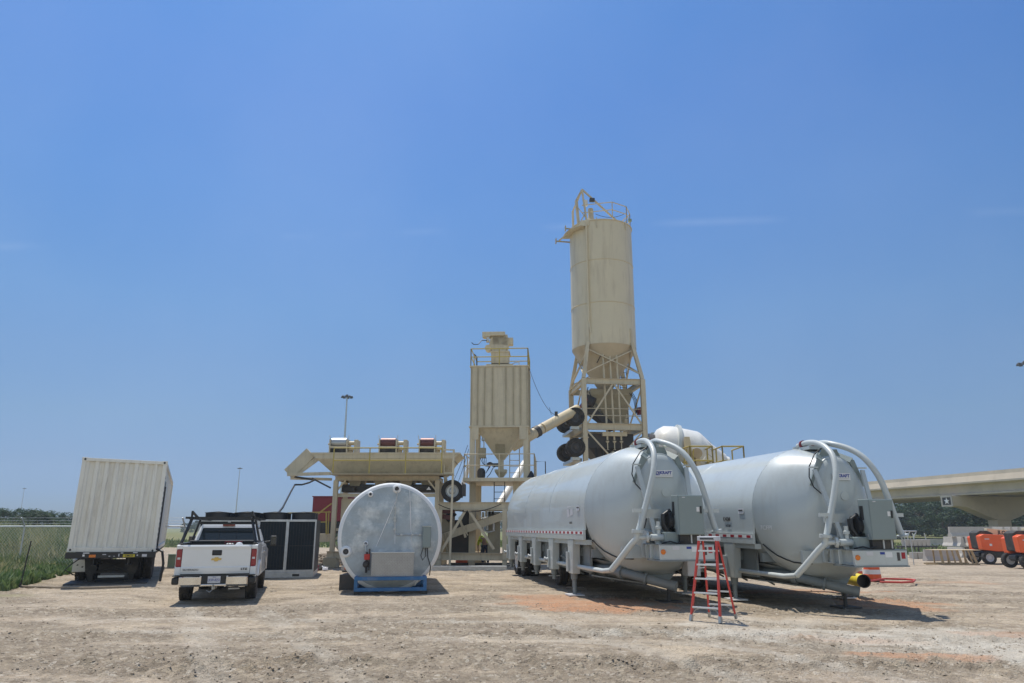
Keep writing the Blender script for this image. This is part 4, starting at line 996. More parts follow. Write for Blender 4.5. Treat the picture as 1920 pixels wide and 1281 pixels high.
# ------------------------------------------------------------------ aggregate bin plant
def feeder():
    Y0 = 33.5; B = V((px(622, 1050, Y0).x, Y0, 0))
    t = thing('aggregate_bin', 'long tan aggregate feed bin on legs behind the round tank', 'batching plant', B)
    Q = lambda u, v, d=0.0: px(u, v, Y0+d)-B
    def X(u, d=0, v=950): return Q(u, v, d).x
    def Z(v, d=0): return Q(900, v, d).z
    zt, zb = Z(849), Z(889)                      # bin rim and foot
    xl, xr = X(583, 0, 849), X(863, 0, 849); xbl, xbr = X(622, 0, 889), X(832, 0, 889)
    D = 2.8
    b = MB()
    # hopper shell, sloping on all four sides, with an upright rim band
    out = [(xl, 0, zt), (xr, 0, zt), (xr, D, zt), (xl, D, zt)]
    rim = [(xl+.25, -.0, zt-.26), (xr-.3, 0, zt-.26), (xr-.3, D, zt-.26), (xl+.25, D, zt-.26)]
    low = [(xbl, .55, zb), (xbr, .55, zb), (xbr, D-.5, zb), (xbl, D-.5, zb)]
    vs = [V(p) for p in out+rim+low]; fs = []
    for k in (0, 4):
        for j in range(4): fs.append((k+j, k+(j+1) % 4, k+4+(j+1) % 4, k+4+j))
    b.add(vs, fs)
    b.add([p+V((.02 if p.x < 3 else -.02, .02 if p.y < 1 else -.02, 0)) for p in vs], fs)
    hop = b.build('hopper', 'tan', t)
    mb = MB().bx(xl, xr, -.03, -.003, zt-.06, zt+.01)
    for u in (660, 683, 727, 770, 790, 825): mb.beam((X(u), -.01, zt-.27), (X(u), .53, zb+.05), .03, .012)
    mb.beam((xbl, .40, zb+.28), (xbr, .40, zb+.28), .05, .05)
    mb.build('rim_stiffener', 'tan', hop)
    MB().bx(xl+.3, xr-.3, .1, D-.1, zt-.32, zt-.3).build('bin_fill', 'clod', hop)
    # main girders and legs
    g = MB(); zg = Z(896)
    g.ib((X(622), .35, zg), (X(820), .35, zg), .16, .2); g.ib((X(622), D-.4, zg), (X(820), D-.4, zg), .16, .2)
    for u in (624, 690, 757, 818): g.ib((X(u), .35, zg-.002), (X(u), D-.4, zg-.002), .12, .17)
    g.build('girder', 'tan', t)
    for u in (624, 818):
        for y in (.35, D-.4):
            x = X(u)
            MB().ib((x, y, 0), (x, y, zg-.1), .2, .2, .018, up=(0, 1, 0)).build('leg', 'tan', t)
    br = MB(); zl = Z(928)
    x0, x1 = X(624), X(818)
    br.ib((x0, .37, zl), (x1, .37, zl), .12, .16)
    br.beam((x0+.08, .36, Z(918)), (X(642), .36, Z(900)), .07); br.beam((x1-.08, .36, Z(918)), (X(800), .36, Z(900)), .07)
    br.beam((x0+.08, .36, Z(1012)), (X(642), .36, Z(1000)), .07); br.beam((x0+.08, .36, Z(1020)), (X(640), .36, Z(1036)), .07)
    br.ib((x0, .36, Z(993)), (x1, .36, Z(993)), .1, .12)
    br.build('bracing', 'tan', t)
    MB().ib((X(615), .3, Z(1041)), (X(958), .3, Z(1045)), .22, .32, .02).build('base_beam', 'tan', t)
    MB().bx(X(612), X(636), -.05, .7, 0, Z(1046)).build('corner_foot', 'tan_dark', t, bev=.01)
    MB().bx(X(632), X(700), .8, 1.2, Z(990), Z(934)).build('side_sheet', 'tan', t)
    # dark collecting belt under the gates
    cv = MB().bx(X(630), X(812), .9, 1.9, Z(921), Z(906)).build('belt_trough', 'dark_steel', t)
    for u in (655, 705, 755, 795): MB().prism([(X(u-16), .7, zb-.02), (X(u+16), .7, zb-.02), (X(u+9), .9, Z(909)), (X(u-9), .9, Z(909))], (0, 1.3, 0)).build('discharge_gate', 'tan_dark', t)
    MB().bx(X(636), X(658), .5, .85, Z(921), Z(911)).build('gate_motor', 'black_dusty', t, bev=.03)
    MB().cyl((X(770), .5, Z(913)), (X(800), .5, Z(913)), .12).build('gate_motor', 'black_dusty', t)
    MB().prism([(X(797), .3, Z(918)), (X(806), .3, Z(918)), (X(801.5), .3, Z(912))], (0, .02, 0)).build('warning_triangle', 'white_tape', t)
    # three belt head drums on top
    for u0, u1, m in ((617, 655, 'steel'), (710, 748, 'drum_red'), (785, 820, 'drum_red')):
        zz = zt+.42; xa, xb = X(u0, 0, 835), X(u1, 0, 835); y = .35
        d = MB().cyl((xa+.06, y, zz+.06), (xb-.2, y, zz+.06), .24, n=28).build('belt_drum', m, t)
        f = MB()
        for x in (xa, xb-.15): f.bx(x, x+.05, y-.35, y+.5, zt+.02, zt+.62)
        f.bx(xa, xb-.1, y-.38, y-.3, zt+.22, zt+.30).tube([(xa-.1, y-.1, zz), (xa, y-.1, zz)], .05, 8).tube([(xa-.08, y, zt+.85), (xa, y, zt+.4)], .012, 6).tube([(xb-.12, y, zt+.85), (xb-.12, y, zt+.4)], .012, 6)
        f.build('drum_frame', 'tan', d)
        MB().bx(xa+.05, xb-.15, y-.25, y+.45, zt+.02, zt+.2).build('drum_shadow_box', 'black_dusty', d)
        g_ = MB().cyl((xb-.1, y, zz+.05), (xb+.16, y, zz+.05), .09).bx(xb-.08, xb+.1, y-.12, y+.12, zt+.05, zt+.3).cyl((xb, y-.2, zt+.2), (xb+.2, y-.2, zt+.2), .07)
        g_.build('drive_motor', 'cream', d)
        MB().bx(xb+.18, xb+.34, y-.2, y+.45, zt, zt+.62).build('guard', 'tan', d, bev=.01)
    # rails (olive yellow) on the front walkway
    r_ = MB(); zr0 = zb+.02; y = -.55
    railing(r_, [(X(620, -.55), y), (X(826, -.55), y)], Z(889, y), Z(840, y)-Z(889, y), .028, 1.75)
    r_.build('guard_rail', 'yellow', t)
    MB().bx(X(620), X(850), -.6, .3, zb-.06, zb-.02).build('walkway', 'tan_dark', t)
    # folded wing conveyor on the left end
    wg = MB()
    wg.beam(Q(583, 849, .3), Q(541, 889, .3), .55, .16, up=(0, 1, 0)); wg.beam(Q(597, 859, .3), Q(556, 889, .3), .2, .1, up=(0, 1, 0))
    wg.beam(Q(539, 890, .2), Q(621, 888, .2), .14, .14); wg.beam(Q(545, 897, .9), Q(622, 899, .9), .1, .12)
    wg.build('folding_wing', 'tan', t)
    MB().beam(Q(585, 897, .5), Q(620, 915, .5), .07).beam(Q(545, 893, .5), Q(590, 900, .5), .09).build('wing_brace', 'dark_steel', t)
    # side stair post and rail at the right end
    st = MB(); st.beam(Q(851, 843, -.4), Q(843, 1064, -.4), .09, .12, up=(0, 1, 0)); st.beam(Q(826, 843, -.5), Q(851, 844, -.4), .06); st.beam(Q(833, 887, -.1), Q(848, 887, -.35), .07)
    st.beam(Q(833, 843, .2), Q(833, 890, .2), .05)
    st.build('ladder_rail', 'tan', t)
    MB().prism([Q(832, 889, .6), Q(836, 889, .6), Q(843, 925, .8), Q(832, 925, .8)], (0, .3, 0)).build('end_chute', 'tan', t)
    # truss bay to the right, under the baghouse
    za = Z(948.5)
    for y in (.3, 3.2): MB().ib((X(818), y, za), (X(956), y, za), .22, .34, .02).build('truss_chord', 'tan', t)
    for u in (824, 946):
        for y in (.3, 3.2): MB().ib((X(u), y, 0), (X(u), y, za-.17), .2, .22, .018, up=(0, 1, 0)).build('truss_post', 'tan', t)
    for a_, b_ in ((Q(874, 955, .3), Q(826, 1036, .3)), (Q(878, 955, .3), Q(926, 1030, .3))): MB().beam(a_, b_, .12, .1, up=(0, 1, 0)).build('truss_diagonal', 'tan', t)
    for d_ in (1.2, 2.2): MB().beam(Q(826, 1009, d_), Q(948, 966, d_), .12, .34).build('conveyor_side', 'tan', t)
    MB().beam(Q(826, 1003, 1.7), Q(948, 960, 1.7), .8, .08).build('conveyor_belt', 'black_dusty', t)
    mb = MB(); mb.beam(Q(862, 972, 1.1), Q(873, 1008, 1.1), .1); mb.beam(Q(894, 957, 1.1), Q(901, 972, 1.1), .12); mb.beam(Q(868, 985, 1.0), Q(877, 1004, 1.0), .05)
    mb.build('hanger', 'tan', t)
    MB().bx(X(846, 2.5), X(890, 2.5), 2.5, 3.0, Z(1037, 2.5), Z(975, 2.5)).build('control_cabin_sheet', 'dark_steel', t)
    MB().bx(X(826, 2), X(852, 2), 1.9, 2.6, Z(1000, 2), Z(958, 2)).build('transfer_chute', 'tan_dark', t)
    MB().bx(X(826, 3), X(862, 3), 2.75, 3.1, Z(1037, 3), Z(990, 3)).build('skirt_sheet', 'tan_dark', t)
    MB().bx(X(868, 2.4), X(893, 2.4), 2.2, 2.5, Z(984, 2.4), Z(956, 2.4)).build('motor_cover', 'black', t, bev=.02)
    for k in range(5): MB().bx(X(898+k*6, 2.3), X(902.5+k*6, 2.3), 2.1, 2.3, Z(972-k*1.5, 2.3), Z(962-k*1.5, 2.3)).build('junction_box', 'cream', t)
    MB().beam(Q(826, 958, 1.2), Q(852, 957, 1.2), .3, .25).beam(Q(828, 968, 1.3), Q(850, 972, 1.3), .25, .2).build('head_pulley_frame', 'drum_red', t)
    for u in (832, 838): MB().beam(Q(u, 1000, 1.0), Q(u+7, 1036, 1.0), .07).build('knee_brace', 'tan_dark', t)
    MB().cyl(Q(836, 974, 1.6), Q(852, 960, 1.6), .18).build('gearbox', 'black_dusty', t)
    MB().tube(slack(Q(822, 946, .1), Q(940, 945, .1), .34), .018, 6).build('slung_cable', 'black', t)
    mb = MB()
    for u in (906, 913.5, 925): mb.cyl(Q(u, 994, 1.9), Q(u, 980, 1.9), .055)
    mb.tube([Q(904, 994, 1.8), Q(916, 998, 1.8), Q(928, 995, 1.8)], .03, 8)
    mb.build('water_pipe', 'white_paint', t)
    MB().bx(X(915, 2.2), X(938, 2.2), 2.1, 2.4, 0.4, Z(960, 2.2)).build('side_plate', 'tan_dark', t)
    # dirt wheel slung at the truss
    wheel(t, Q(848, 921, .1), (0, -1, 0), .50, .28, rim_mat='steel', n=32)
    mb = MB().beam(Q(848, 921, .25), Q(848, 921, 2.6), .14).bx(X(866), X(872), -.1, .5, Z(930), Z(908)).tube([Q(867, 905, -.1), Q(871, 921, -.1), Q(866, 934, -.1)], .03, 6).beam(Q(849, 921, .3), Q(866, 915, .3), .12)
    mb.build('axle_beam', 'dark_steel', t)
    # yellow access platform at the left
    p = MB(); p.beam(Q(539, 962, .8), Q(620, 960, .8), .05); p.beam(Q(580, 976, .6), Q(622, 944, .6), .09, .05); p.beam(Q(612, 960, .5), Q(612, 1002, .5), .06); p.beam(Q(617, 958, .5), Q(615, 1002, .5), .04)
    p.beam(Q(590, 979, .5), Q(612, 979, .5), .05)
    p.build('access_rail', 'yellow', t)
    MB().bx(X(588, .6), X(616, .6), .6, 1.6, Z(1016, .6), Z(1001, .6)).build('access_platform', 'tan', t)
feeder()
Bf = px(622, 1050, 33.5)
o = MB().tube([px(534, 956, 30), px(545, 928, 32), px(553, 909, 33.6), px(565, 908, 33.7), px(580, 904, 33.8), px(592, 899, 34)], .045, 8).tube([px(501, 965, 27.8), px(520, 958, 29), px(534, 940, 31)], .03, 8)
o = MB().tube([px(520, 964, 27.9), px(530, 952, 29), px(546, 921, 32), px(553, 909, 33.6), px(566, 909, 33.7), px(580, 905, 33.8), px(592, 899, 34)], .04, 8).build('power_cable', 'black')
tag(o, 'thick black cable dropping from the folded wing of the feed bin to the chiller roof', 'cable')
# long pale sill along the foot of the plant
p0, p1 = px(640, 1072, 31.5), px(950, 1070, 31.5)
s = MB().bx(0, p1.x-p0.x, 0, .5, -.05, .17).build('steel_sill', 'galv'); s.location = (p0.x, 31.4, 0); tag(s, 'long low grey sill laid on the gravel in front of the plant', 'sill')
t = thing('maroon_box', 'maroon steel control house rising behind the left end of the feed bin', 'control house', (px(618, 1050, 41).x, 41, 0))
a, b_ = px(587, 932, 41), px(650, 978, 41); zz_ = px(600, 1001, 41).z
MB().bx(a.x-t.location.x, b_.x-t.location.x, 0, 2.4, b_.z, a.z).build('wall', 'maroon', t, bev=.02)
MB().bx(a.x-t.location.x-.05, b_.x-t.location.x+.1, -.05, 2.45, zz_, b_.z-.003).build('black_base', 'black', t)
MB().bx(a.x-t.location.x-.04, b_.x-t.location.x+.04, -.04, 2.44, a.z, a.z+.05).build('roof', 'maroon', t)
for x in (a.x-t.location.x+.3, b_.x-t.location.x-.3): MB().bx(x-.08, x+.08, .4, .56, -.02, zz_).build('support_post', 'black', t)

# ------------------------------------------------------------------ baghouse tower
def baghouse():
    Y0 = 35.0; B = V((px(935, 940, Y0).x, Y0, 0)); yaw = radians(-3.2)
    t = thing('dust_filter_tower', 'square tan dust filter silo on a legged platform with a roof fan', 'baghouse', B, yaw)
    Q = lambda u, v, d=0.0: px(u, v, Y0+d)-B
    Z = lambda v, d=0: Q(935, v, d).z
    hw = 1.42; D = 2.9; z0, z1 = Z(799), Z(688)
    b = MB().bx(-hw, hw, 0, D, z0, z1).build('filter_body', 'tan', t, bev=.01)
    rb = MB()
    for x in (-1.06, -.72, -.33, .33, .70, 1.05, -1.38, 1.38): rb.bx(x-.025, x+.025, -.055, -.001, z0+.05, z1-.05)
    for y in (.5, 1.1, 1.7, 2.3): rb.bx(-hw-.05, -hw-.001, y-.025, y+.025, z0+.05, z1-.05).bx(hw+.001, hw+.05, y-.025, y+.025, z0+.05, z1-.05)
    rb.build('wall_rib', 'tan_dark', b)
    MB().bx(-hw-.05, hw+.05, -.06, D+.05, z1, z1+.07).build('roof_curb', 'tan', t, bev=.01)
    MB().bx(-hw-.05, hw+.05, -.06, D+.05, z0-.07, z0).build('base_flange', 'tan', t, bev=.01)
    # pyramid hopper
    zh = Z(862, 1.4); h = MB()
    top = [V((-1.15, .15, z0-.07)), V((1.15, .15, z0-.07)), V((1.15, D-.15, z0-.07)), V((-1.15, D-.15, z0-.07))]; lo = [V((-.17, 1.28, zh)), V((.17, 1.28, zh)), V((.17, 1.62, zh)), V((-.17, 1.62, zh))]
    hp = h.loft([top, lo], sm=False).build('hopper', 'tan', t)
    def onf(x, f): # point on the front hopper face, f 0 top..1 bottom
        return V((x*(1-f*.85), .15+1.13*f-.012, z0-.07+(zh-z0+.07)*f))
    MB().prism([onf(-.42, .52), onf(.42, .52), onf(.85, .84), onf(-.85, .84)], (0, -.02, .01)).build('access_panel', 'tan_dark', hp)
    zc = Z(866, 1.4)
    MB().bx(-.13, .13, 1.3, 1.6, Z(881, 1.4), zh).build('neck', 'tan', t)
    MB().loft([[V((-.30, 1.15, Z(881, 1.4))), V((.30, 1.15, Z(881, 1.4))), V((.30, 1.75, Z(881, 1.4))), V((-.30, 1.75, Z(881, 1.4)))], [V((-.28, 1.15, Z(886, 1.4))), V((.28, 1.15, Z(886, 1.4))), V((.28, 1.75, Z(886, 1.4))), V((-.28, 1.75, Z(886, 1.4)))],
               [V((-.12, 1.35, Z(895, 1.4))), V((.12, 1.35, Z(895, 1.4))), V((.12, 1.6, Z(895, 1.4))), V((-.12, 1.6, Z(895, 1.4)))]], sm=False).build('discharge_cone', 'tan', t)
    MB().cyl((-.13, 1.4, Z(872, 1.4)), (-.42, 1.4, Z(872, 1.4)), .09).lathe([(.05, 0), (.16, .05), (.16, .14), (.05, .2)], Matrix.Translation((-.55, 1.4, Z(874, 1.4))), 14).build('rotary_motor', 'dark_steel', t)
    # legs and platform
    zp = Z(897, -.4)
    for x in (-hw+.12, hw-.12):
        for y in (.12, D-.12):
            MB().ib((x, y, zp), (x, y, z0-.07), .24, .24, .02, up=(0, 1, 0)).build('leg', 'tan', t)
    # front face of legs at their heads: gusset plates
    for sg in (-1, 1): MB().bx(sg*(hw-.27)-.16, sg*(hw-.27)+.16, -.05, -.02, z0-.65, z0-.07).build('gusset', 'tan', t)
    pf = MB().bx(-hw-.2, hw+.35, -.85, D+.3, zp-.16, zp).build('platform', 'tan', t)
    r_ = MB(); railing(r_, [(-hw-.15, D+.2), (-hw-.15, -.8), (hw+.3, -.8), (hw+.3, D+.2)], zp, 1.1, .024, 1.5); r_.build('platform_rail', 'tan', t)
    r_ = MB(); railing(r_, [(-hw, D), (-hw, .02), (hw, .02), (hw, D), (-hw, D)], z1+.07, Z(656)-z1, .026, 1.7); r_.build('roof_rail', 'yellow', t)
    for x, y in ((-hw+.15, .2), (hw-.6, .2)):
        for yy in (y+.1, D): MB().ib((x, yy, 0), (x, yy, zp-.16), .3, .22, .02, up=(0, 1, 0)).build('lower_leg', 'tan', t)
    # ladders
    l = MB(); rungs(l, (.62, 2.6, zp), (.62, 2.6, z0), (1, 0, 0), .5); l.build('ladder', 'tan_dark', t)
    l = MB(); rungs(l, (.05, -.2, Z(942)), (.05, -.2, zp-.16), (1, 0, 0), .5); l.build('ladder', 'dark_steel', t)
    # air receiver, filter regulator and hoses by the left leg
    e = MB().bx(-1.05, -.7, .6, .9, zp+1.05, zp+1.55).build('valve_box', 'tan_dark', t, bev=.02)
    MB().lathe([(0, 0), (.16, .05), (.2, .15), (.2, .4), (.12, .52), (0, .55)], Matrix.Translation((-.9, .6, zp+.02)), 16).build('air_receiver', 'dark_steel', t)
    hs = MB()
    for k in range(4): hs.tube([(-.95+.1*k, .4, zp+1.05), (-.8+.05*k, .35, zp+.75-.05*k), (-.5+.02*k, .3, zp+.6), (-.65, .35, zp+.3), (-.9, .5, zp+.4)], .014, 6)
    hs.tube([(-.6, .4, zp+.1), (-.45, .3, zp+.25), (-.3, .35, zp+.55), (-.15, 1.2, zp+.75)], .018, 6)
    hs.build('air_hose', 'black', t)
    MB().cyl((-.78, .55, zp+1.55), (-.78, .55, zp+1.95), .03).lathe([(0, .2), (.07, .15), (.09, 0), (0, -.05)], Matrix.Translation((-.82, .55, zp+1.9)), 12).build('gauge', 'galv', t)
    MB().bx(-.5, -.44, .35, .41, zp+.62, zp+.7).build('red_tap', 'red', t)
    # roof fan set
    zr = z1+.07
    MB().bx(-.72, .62, .7, 2.1, zr, zr+.24).build('fan_plinth', 'tan', t, bev=.01)
    MB().bx(-.45, .42, .85, 1.9, zr+.24, zr+.30).build('seal_gap', 'black', t)
    f = MB().bx(-.48, .40, .8, 1.95, zr+.30, zr+.92).build('fan_base', 'tan', t, bev=.01)
    MB().bx(-.52, .46, .75, 2.0, zr+.88, zr+.94).build('fan_flange', 'tan', t)
    m = Matrix.Translation((-.1, 1.0, zr+1.38)) @ Matrix.Rotation(-pi/2, 4, 'X')
    MB().lathe([(0, 0), (.50, 0), (.5, .55), (0, .55)], m, 28).bx(-.42, .34, 1.0, 1.55, zr+1.3, zr+1.85).bx(.3, .62, 1.05, 1.5, zr+1.35, zr+1.70).build('fan_housing', 'tan', t)
    MB().bx(-.95, .22, .85, 1.6, zr+1.78, zr+1.98).bx(-.95, -.55, .85, 1.2, zr+1.72, zr+1.8).build('fan_hood', 'tan', t, bev=.01)
    mt = MB().cyl((-.65, .95, zr+1.15), (-.65, 1.35, zr+1.15), .17).bx(-.74, -.6, .8, .95, zr+1.42, zr+1.62)
    mt.build('fan_motor', 'cream', t)
    MB().bx(-.72, -.58, .78, .84, zr+1.48, zr+1.66).build('junction_box', 'galv', t)
    MB().tube([(-.7, .8, zr+1.5), (-.95, .6, zr+1.45), (-1.1, .4, zr+1.2), (-1.3, .1, zr+1.12), (-1.4, .02, zr+1.2)], .02, 8).build('motor_lead', 'black', t)
    MB().tube([(-1.15, .3, zr), (-1.15, .25, zr+.5), (-1.25, .05, zr+.6)], .03, 8).build('roof_hose', 'black', t)
    MB().tube([(.5, 1, zr+.2), (.7, .8, zr+.3), (.95, .7, zr+.32), (.95, .7, zr)], .022, 8).build('roof_pipe', 'tan', t)
    MB().lathe([(.0, 0), (.22, 0), (.03, .32)], Matrix.Translation((hw+.15, -.6, zp)) , 12).build('cone_cap', 'black', t)
    MB().tube([(hw+.3, 1.0, zp+.2), (hw+.3, 1.0, zp+.9), (hw+.8, 1.0, zp+.9), (hw+.8, 1.0, zp-1.0)], .025, 8).build('outrigger_rail', 'dark_steel', t)
    # screw tube coming out of the right side towards the tall silo
    return B
baghouse()
o = MB().tube([px(960, 838, 37.5), px(1002, 812, 37.8), px(1016, 804, 38.0)], .27, 20).build('screw_inlet', 'tan')
sc = thing('screw_conveyor', 'round cream screw conveyor tube sloping up from the filter tower to the tall silo', 'conveyor', px(1002, 812, 37.8)); 
def rep(o, parent):
    o.parent = parent; o.matrix_parent_inverse = Matrix.Translation(-parent.location)
rep(o, sc)
o = MB().cyl(px(1016, 804, 38.0), px(1082, 768, 40.6), .28, n=28).build('screw_tube', 'cream'); rep(o, sc)
o = MB().cyl(px(1003, 811.5, 37.84), px(1010, 807.5, 37.95), .31, n=24).build('clamp_band', 'dark_steel'); rep(o, sc)
o = MB().bx(-.08, .08, -.08, .08, 0, .25).build('lug', 'dark_steel'); o.location = px(1043, 784, 39.0)+V((0, 0, .1)); rep(o, sc)
o = MB().tube(slack(px(991, 688, 35.2), px(1043, 779, 39.0), .5, 20), .012, 6).tube(slack(px(1030, 764, 38.4), px(1034, 778, 38.6), .02), .012, 6).build('guy_cable', 'dark_steel')
tag(o, 'thin cable swooping from the roof rail of the filter tower down to the screw tube', 'cable')
# pale loading tube seen rising behind, left of the silo trailers
o = MB().cyl(px(934, 950, 38), px(984, 868, 41), .19, n=24).build('loading_tube', 'white_drum'); tag(o, 'white sloping tube rising behind the platform to the left trailer', 'tube')
o = MB().cyl(px(858, 935, 44), px(888, 850, 44), .13, n=24).build('boom_tube', 'white_drum'); tag(o, 'white sloping tube glimpsed between the feed bin and the filter tower', 'tube')
o = MB().tube(slack(px(849, 905, 43), px(877, 835, 43), .1), .015, 5).tube(slack(px(855, 915, 43), px(879, 842, 43), .1), .015, 5).build('stay_rope', 'dark_steel'); tag(o, 'two thin stay ropes beside the white tube left of the filter tower', 'rope')

# ------------------------------------------------------------------ tall silo
def silo():
    yaw = radians(6.5)
    t = thing('cement_silo', 'tall round cream silo on a square steel tower above the left trailer', 'silo', (3.95, 40.0, 0), yaw)
    W_, D = 3.66, 3.95; cx, cy, R = 1.83, 2.0, 1.92; zt, zb = 19.75, 12.05
    C = Matrix.Translation((cx, cy, 0))
    b = MB().lathe([(R, zb), (R, 14.55), (R, 17.2), (R, zt-.05), (R+.05, zt-.05), (R+.05, zt), (R*.5, zt+.22), (0, zt+.28)], C, 72, cap=False).build('silo_shell', 'silo_tan', t)
    MB().lathe([(R-.01, zb+.01), (R-.01, zb-.05), (.32, 9.5), (.3, 9.2)], C, 56).build('cone', 'cone_rust', t)
    MB().tube(ring_pts(R+.006, 72, V((cx, cy, 14.55))), .022, 6, closed=True).build('weld_ring', 'cream', b); MB().tube(ring_pts(R+.006, 72, V((cx, cy, 17.2))), .022, 6, closed=True).build('weld_ring', 'cream', b)
    # fin plates / conduit line down the shell
    a = radians(232); fx, fy = cx+(R+.05)*cos(a), cy+(R+.05)*sin(a)
    MB().beam((fx, fy, zt-.1), (fx, fy, 13.4), .07, .2, up=(cos(a), sin(a), 0)).prism([(fx-.5, fy+.12, zt-.35), (fx+.12, fy-.08, zt-.35), (fx+.12, fy-.08, zt+.04), (fx-.25, fy+.1, zt+.04)], (.1, .5, 0)).beam((fx, fy, 13.4), (fx+.05, fy, 12.7), .07).build('fill_pipe', 'silo_tan', b)
    for a_, l in ((250, .55), (308, .5)):
        a = radians(a_); x, y = cx+(R+.04)*cos(a), cy+(R+.04)*sin(a)
        MB().beam((x, y, zt+.1), (x, y, zt-l), .05).build('rail_socket', 'tan', b)
    # overhanging walk plate on the left of the rim, it shades the shell below
    def arcp(r, a, z): return V((cx+r*cos(radians(a)), cy+r*sin(radians(a)), z))
    wp = MB()
    for i in range(9):
        a0, a1 = 168+i*6.6, 168+(i+1)*6.6
        wp.add([arcp(R+.01, a0, zt-.42), arcp(R+.42, a0, zt-.42), arcp(R+.42, a1, zt-.42), arcp(R+.01, a1, zt-.42), arcp(R+.01, a0, zt-.36), arcp(R+.42, a0, zt-.36), arcp(R+.42, a1, zt-.36), arcp(R+.01, a1, zt-.36)],
            [(0, 3, 2, 1), (4, 5, 6, 7), (0, 1, 5, 4), (1, 2, 6, 5), (2, 3, 7, 6), (3, 0, 4, 7)])
    wp.build('walk_plate', 'tan', b)
    # leg frame under the shell
    lg = [(0.12, .12), (W_-.12, .12), (W_-.12, D-.12), (.12, D-.12)]
    LA = [atan2(y-cy, x-cx) for x, y in lg]
    for i, (x, y) in enumerate(lg):
        a = LA[i]; tx, ty = cx+(R+.02)*cos(a), cy+(R+.02)*sin(a)
        MB().ib((x, y, 9.95), (tx, ty, 12.2), .2, .2, .02, up=(0, 1, 0)).beam((tx, ty, 12.1), (tx, ty, 13.05), .22, .06, up=(cos(a), sin(a), 0)).build('silo_leg', 'tan', t)
    xb = MB()
    def top(i):
        x, y = lg[i]; a = LA[i]; return V((cx+(R+.02)*cos(a), cy+(R+.02)*sin(a), 11.75))
    for i in range(4):
        j = (i+1) % 4; xb.beam(top(i), (*lg[j], 10.2), .11, .06); xb.beam(top(j), (*lg[i], 10.2), .11, .06)
    xb.build('cross_brace', 'tan', t)
    # tower
    for i, (x, y) in enumerate(((.12, .12), (W_-.12, .12), (W_-.12, D-.12), (.12, D-.12))):
        MB().ib((x, y, 6.6), (x, y, 9.93), .26, .26, .022, up=(0, 1, 0)).ib((x, y, 0), (x, y, 6.55), .26, .26, .022, up=(0, 1, 0)).bx(x-.18, x+.18, y-.18, y+.18, 6.55, 6.6).bx(x-.22, x+.22, y-.22, y+.22, -.02, .04).build('tower_post', 'tan', t)
    for z, hgt_ in ((9.78, .32), (7.2, .36), (2.5, .3)):
        for y in (.12, D-.12): MB().ib((.24, y, z), (W_-.24, y, z), .2, hgt_, .02).build('tower_beam', 'tan', t)
        for x in (.12, W_-.12): MB().ib((x, .24, z), (x, D-.24, z), .2, hgt_, .02).build('tower_beam', 'tan', t)
    db = MB()
    for y in (.1, D-.1):
        db.beam((W_/2-.05, y, 9.62), (.3, y, 7.4), .09, .07, up=(0, 1, 0)); db.beam((W_/2+.05, y, 9.62), (W_-.3, y, 7.4), .09, .07, up=(0, 1, 0))
        db.beam((.25, y, 6.95), (W_/2, y, 5.2), .08, .07, up=(0, 1, 0)); db.beam((W_-.25, y, 6.95), (W_/2, y, 5.2), .08, .07, up=(0, 1, 0))
    for x in (.1, W_-.1): db.beam((x, .3, 9.6), (x, D-.3, 7.4), .08, .07, up=(1, 0, 0))
    db.build('tower_brace', 'tan', t)
    # weigh hopper hanging in the tower
    h = MB()
    def rct(x0, x1, y0, y1, z): return [V((x0, y0, z)), V((x1, y0, z)), V((x1, y1, z)), V((x0, y1, z))]
    h.loft([rct(.75, 3.2, 1.1, 3.4, 9.55), rct(.75, 3.2, 1.1, 3.4, 9.2), rct(1.9, 2.85, 1.8, 2.8, 7.75), rct(1.9, 2.85, 1.8, 2.8, 7.35)], sm=False)
    h.build('weigh_hopper', 'tan_dark', t)
    MB().beam((.5, 1.5, 8.5), (2.2, 2.0, 7.35), .55, .4).build('screw_feeder', 'dark_steel', t)
    MB().cyl((.9, 1.0, 8.7), (.45, 1.2, 8.95), .28).build('screw_motor', 'dark_steel', t)
    p = MB()
    for x in (1.38, 1.78, 2.18): p.cyl((x, .55, 12.0), (x+.1, .5, 6.5), .055, n=10); p.lathe([(.05, 0), (.1, 0), (.1, -.05), (.03, -.12), (.03, -.45), (.09, -.5)], Matrix.Translation((x+.1, .5, 6.45)), 10)
    p.bx(1.2, 2.6, .4, .62, 6.72, 6.95)
    p.build('air_pipe', 'silo_tan', t)
    r_ = MB()
    for z in (8.25, 7.85): r_.tube([(.25, .3, z), (W_-.25, .3, z)], .025, 8)
    r_.build('cross_rail', 'tan', t)
    # dark lower bin, belts and scale box seen under the middle beam
    MB().loft([rct(.5, 3.1, .9, 3.2, 6.9), rct(.5, 3.1, .9, 3.2, 6.1), rct(1.0, 2.6, 1.4, 2.8, 5.6)], sm=False).build('lower_bin', 'dark_steel', t)
    d = MB()
    for x in (.9, 1.25, 1.6, 1.95): d.cyl((x, .8, 6.1), (x, .8, 5.45), .06, n=10).cyl((x, .8, 5.45), (x, .8, 5.4), .11, n=10)
    d.build('dropper', 'black', t)
    bx_ = MB(); bx_.beam((1.35, .4, 5.0), (1.95, .4, 5.62), .55, .72, up=(-1, 0, 1)); s = bx_.build('gear_housing', 'tan_dark', t, bev=.02)
    MB().beam((1.45, .02, 5.1), (1.85, .02, 5.5), .04, .5, up=(-1, 0, 1)).build('housing_lid', 'tan', s)
    MB().cyl((1.1, .4, 4.95), (1.3, .4, 5.15), .2).build('belt_motor', 'dark_steel', t)
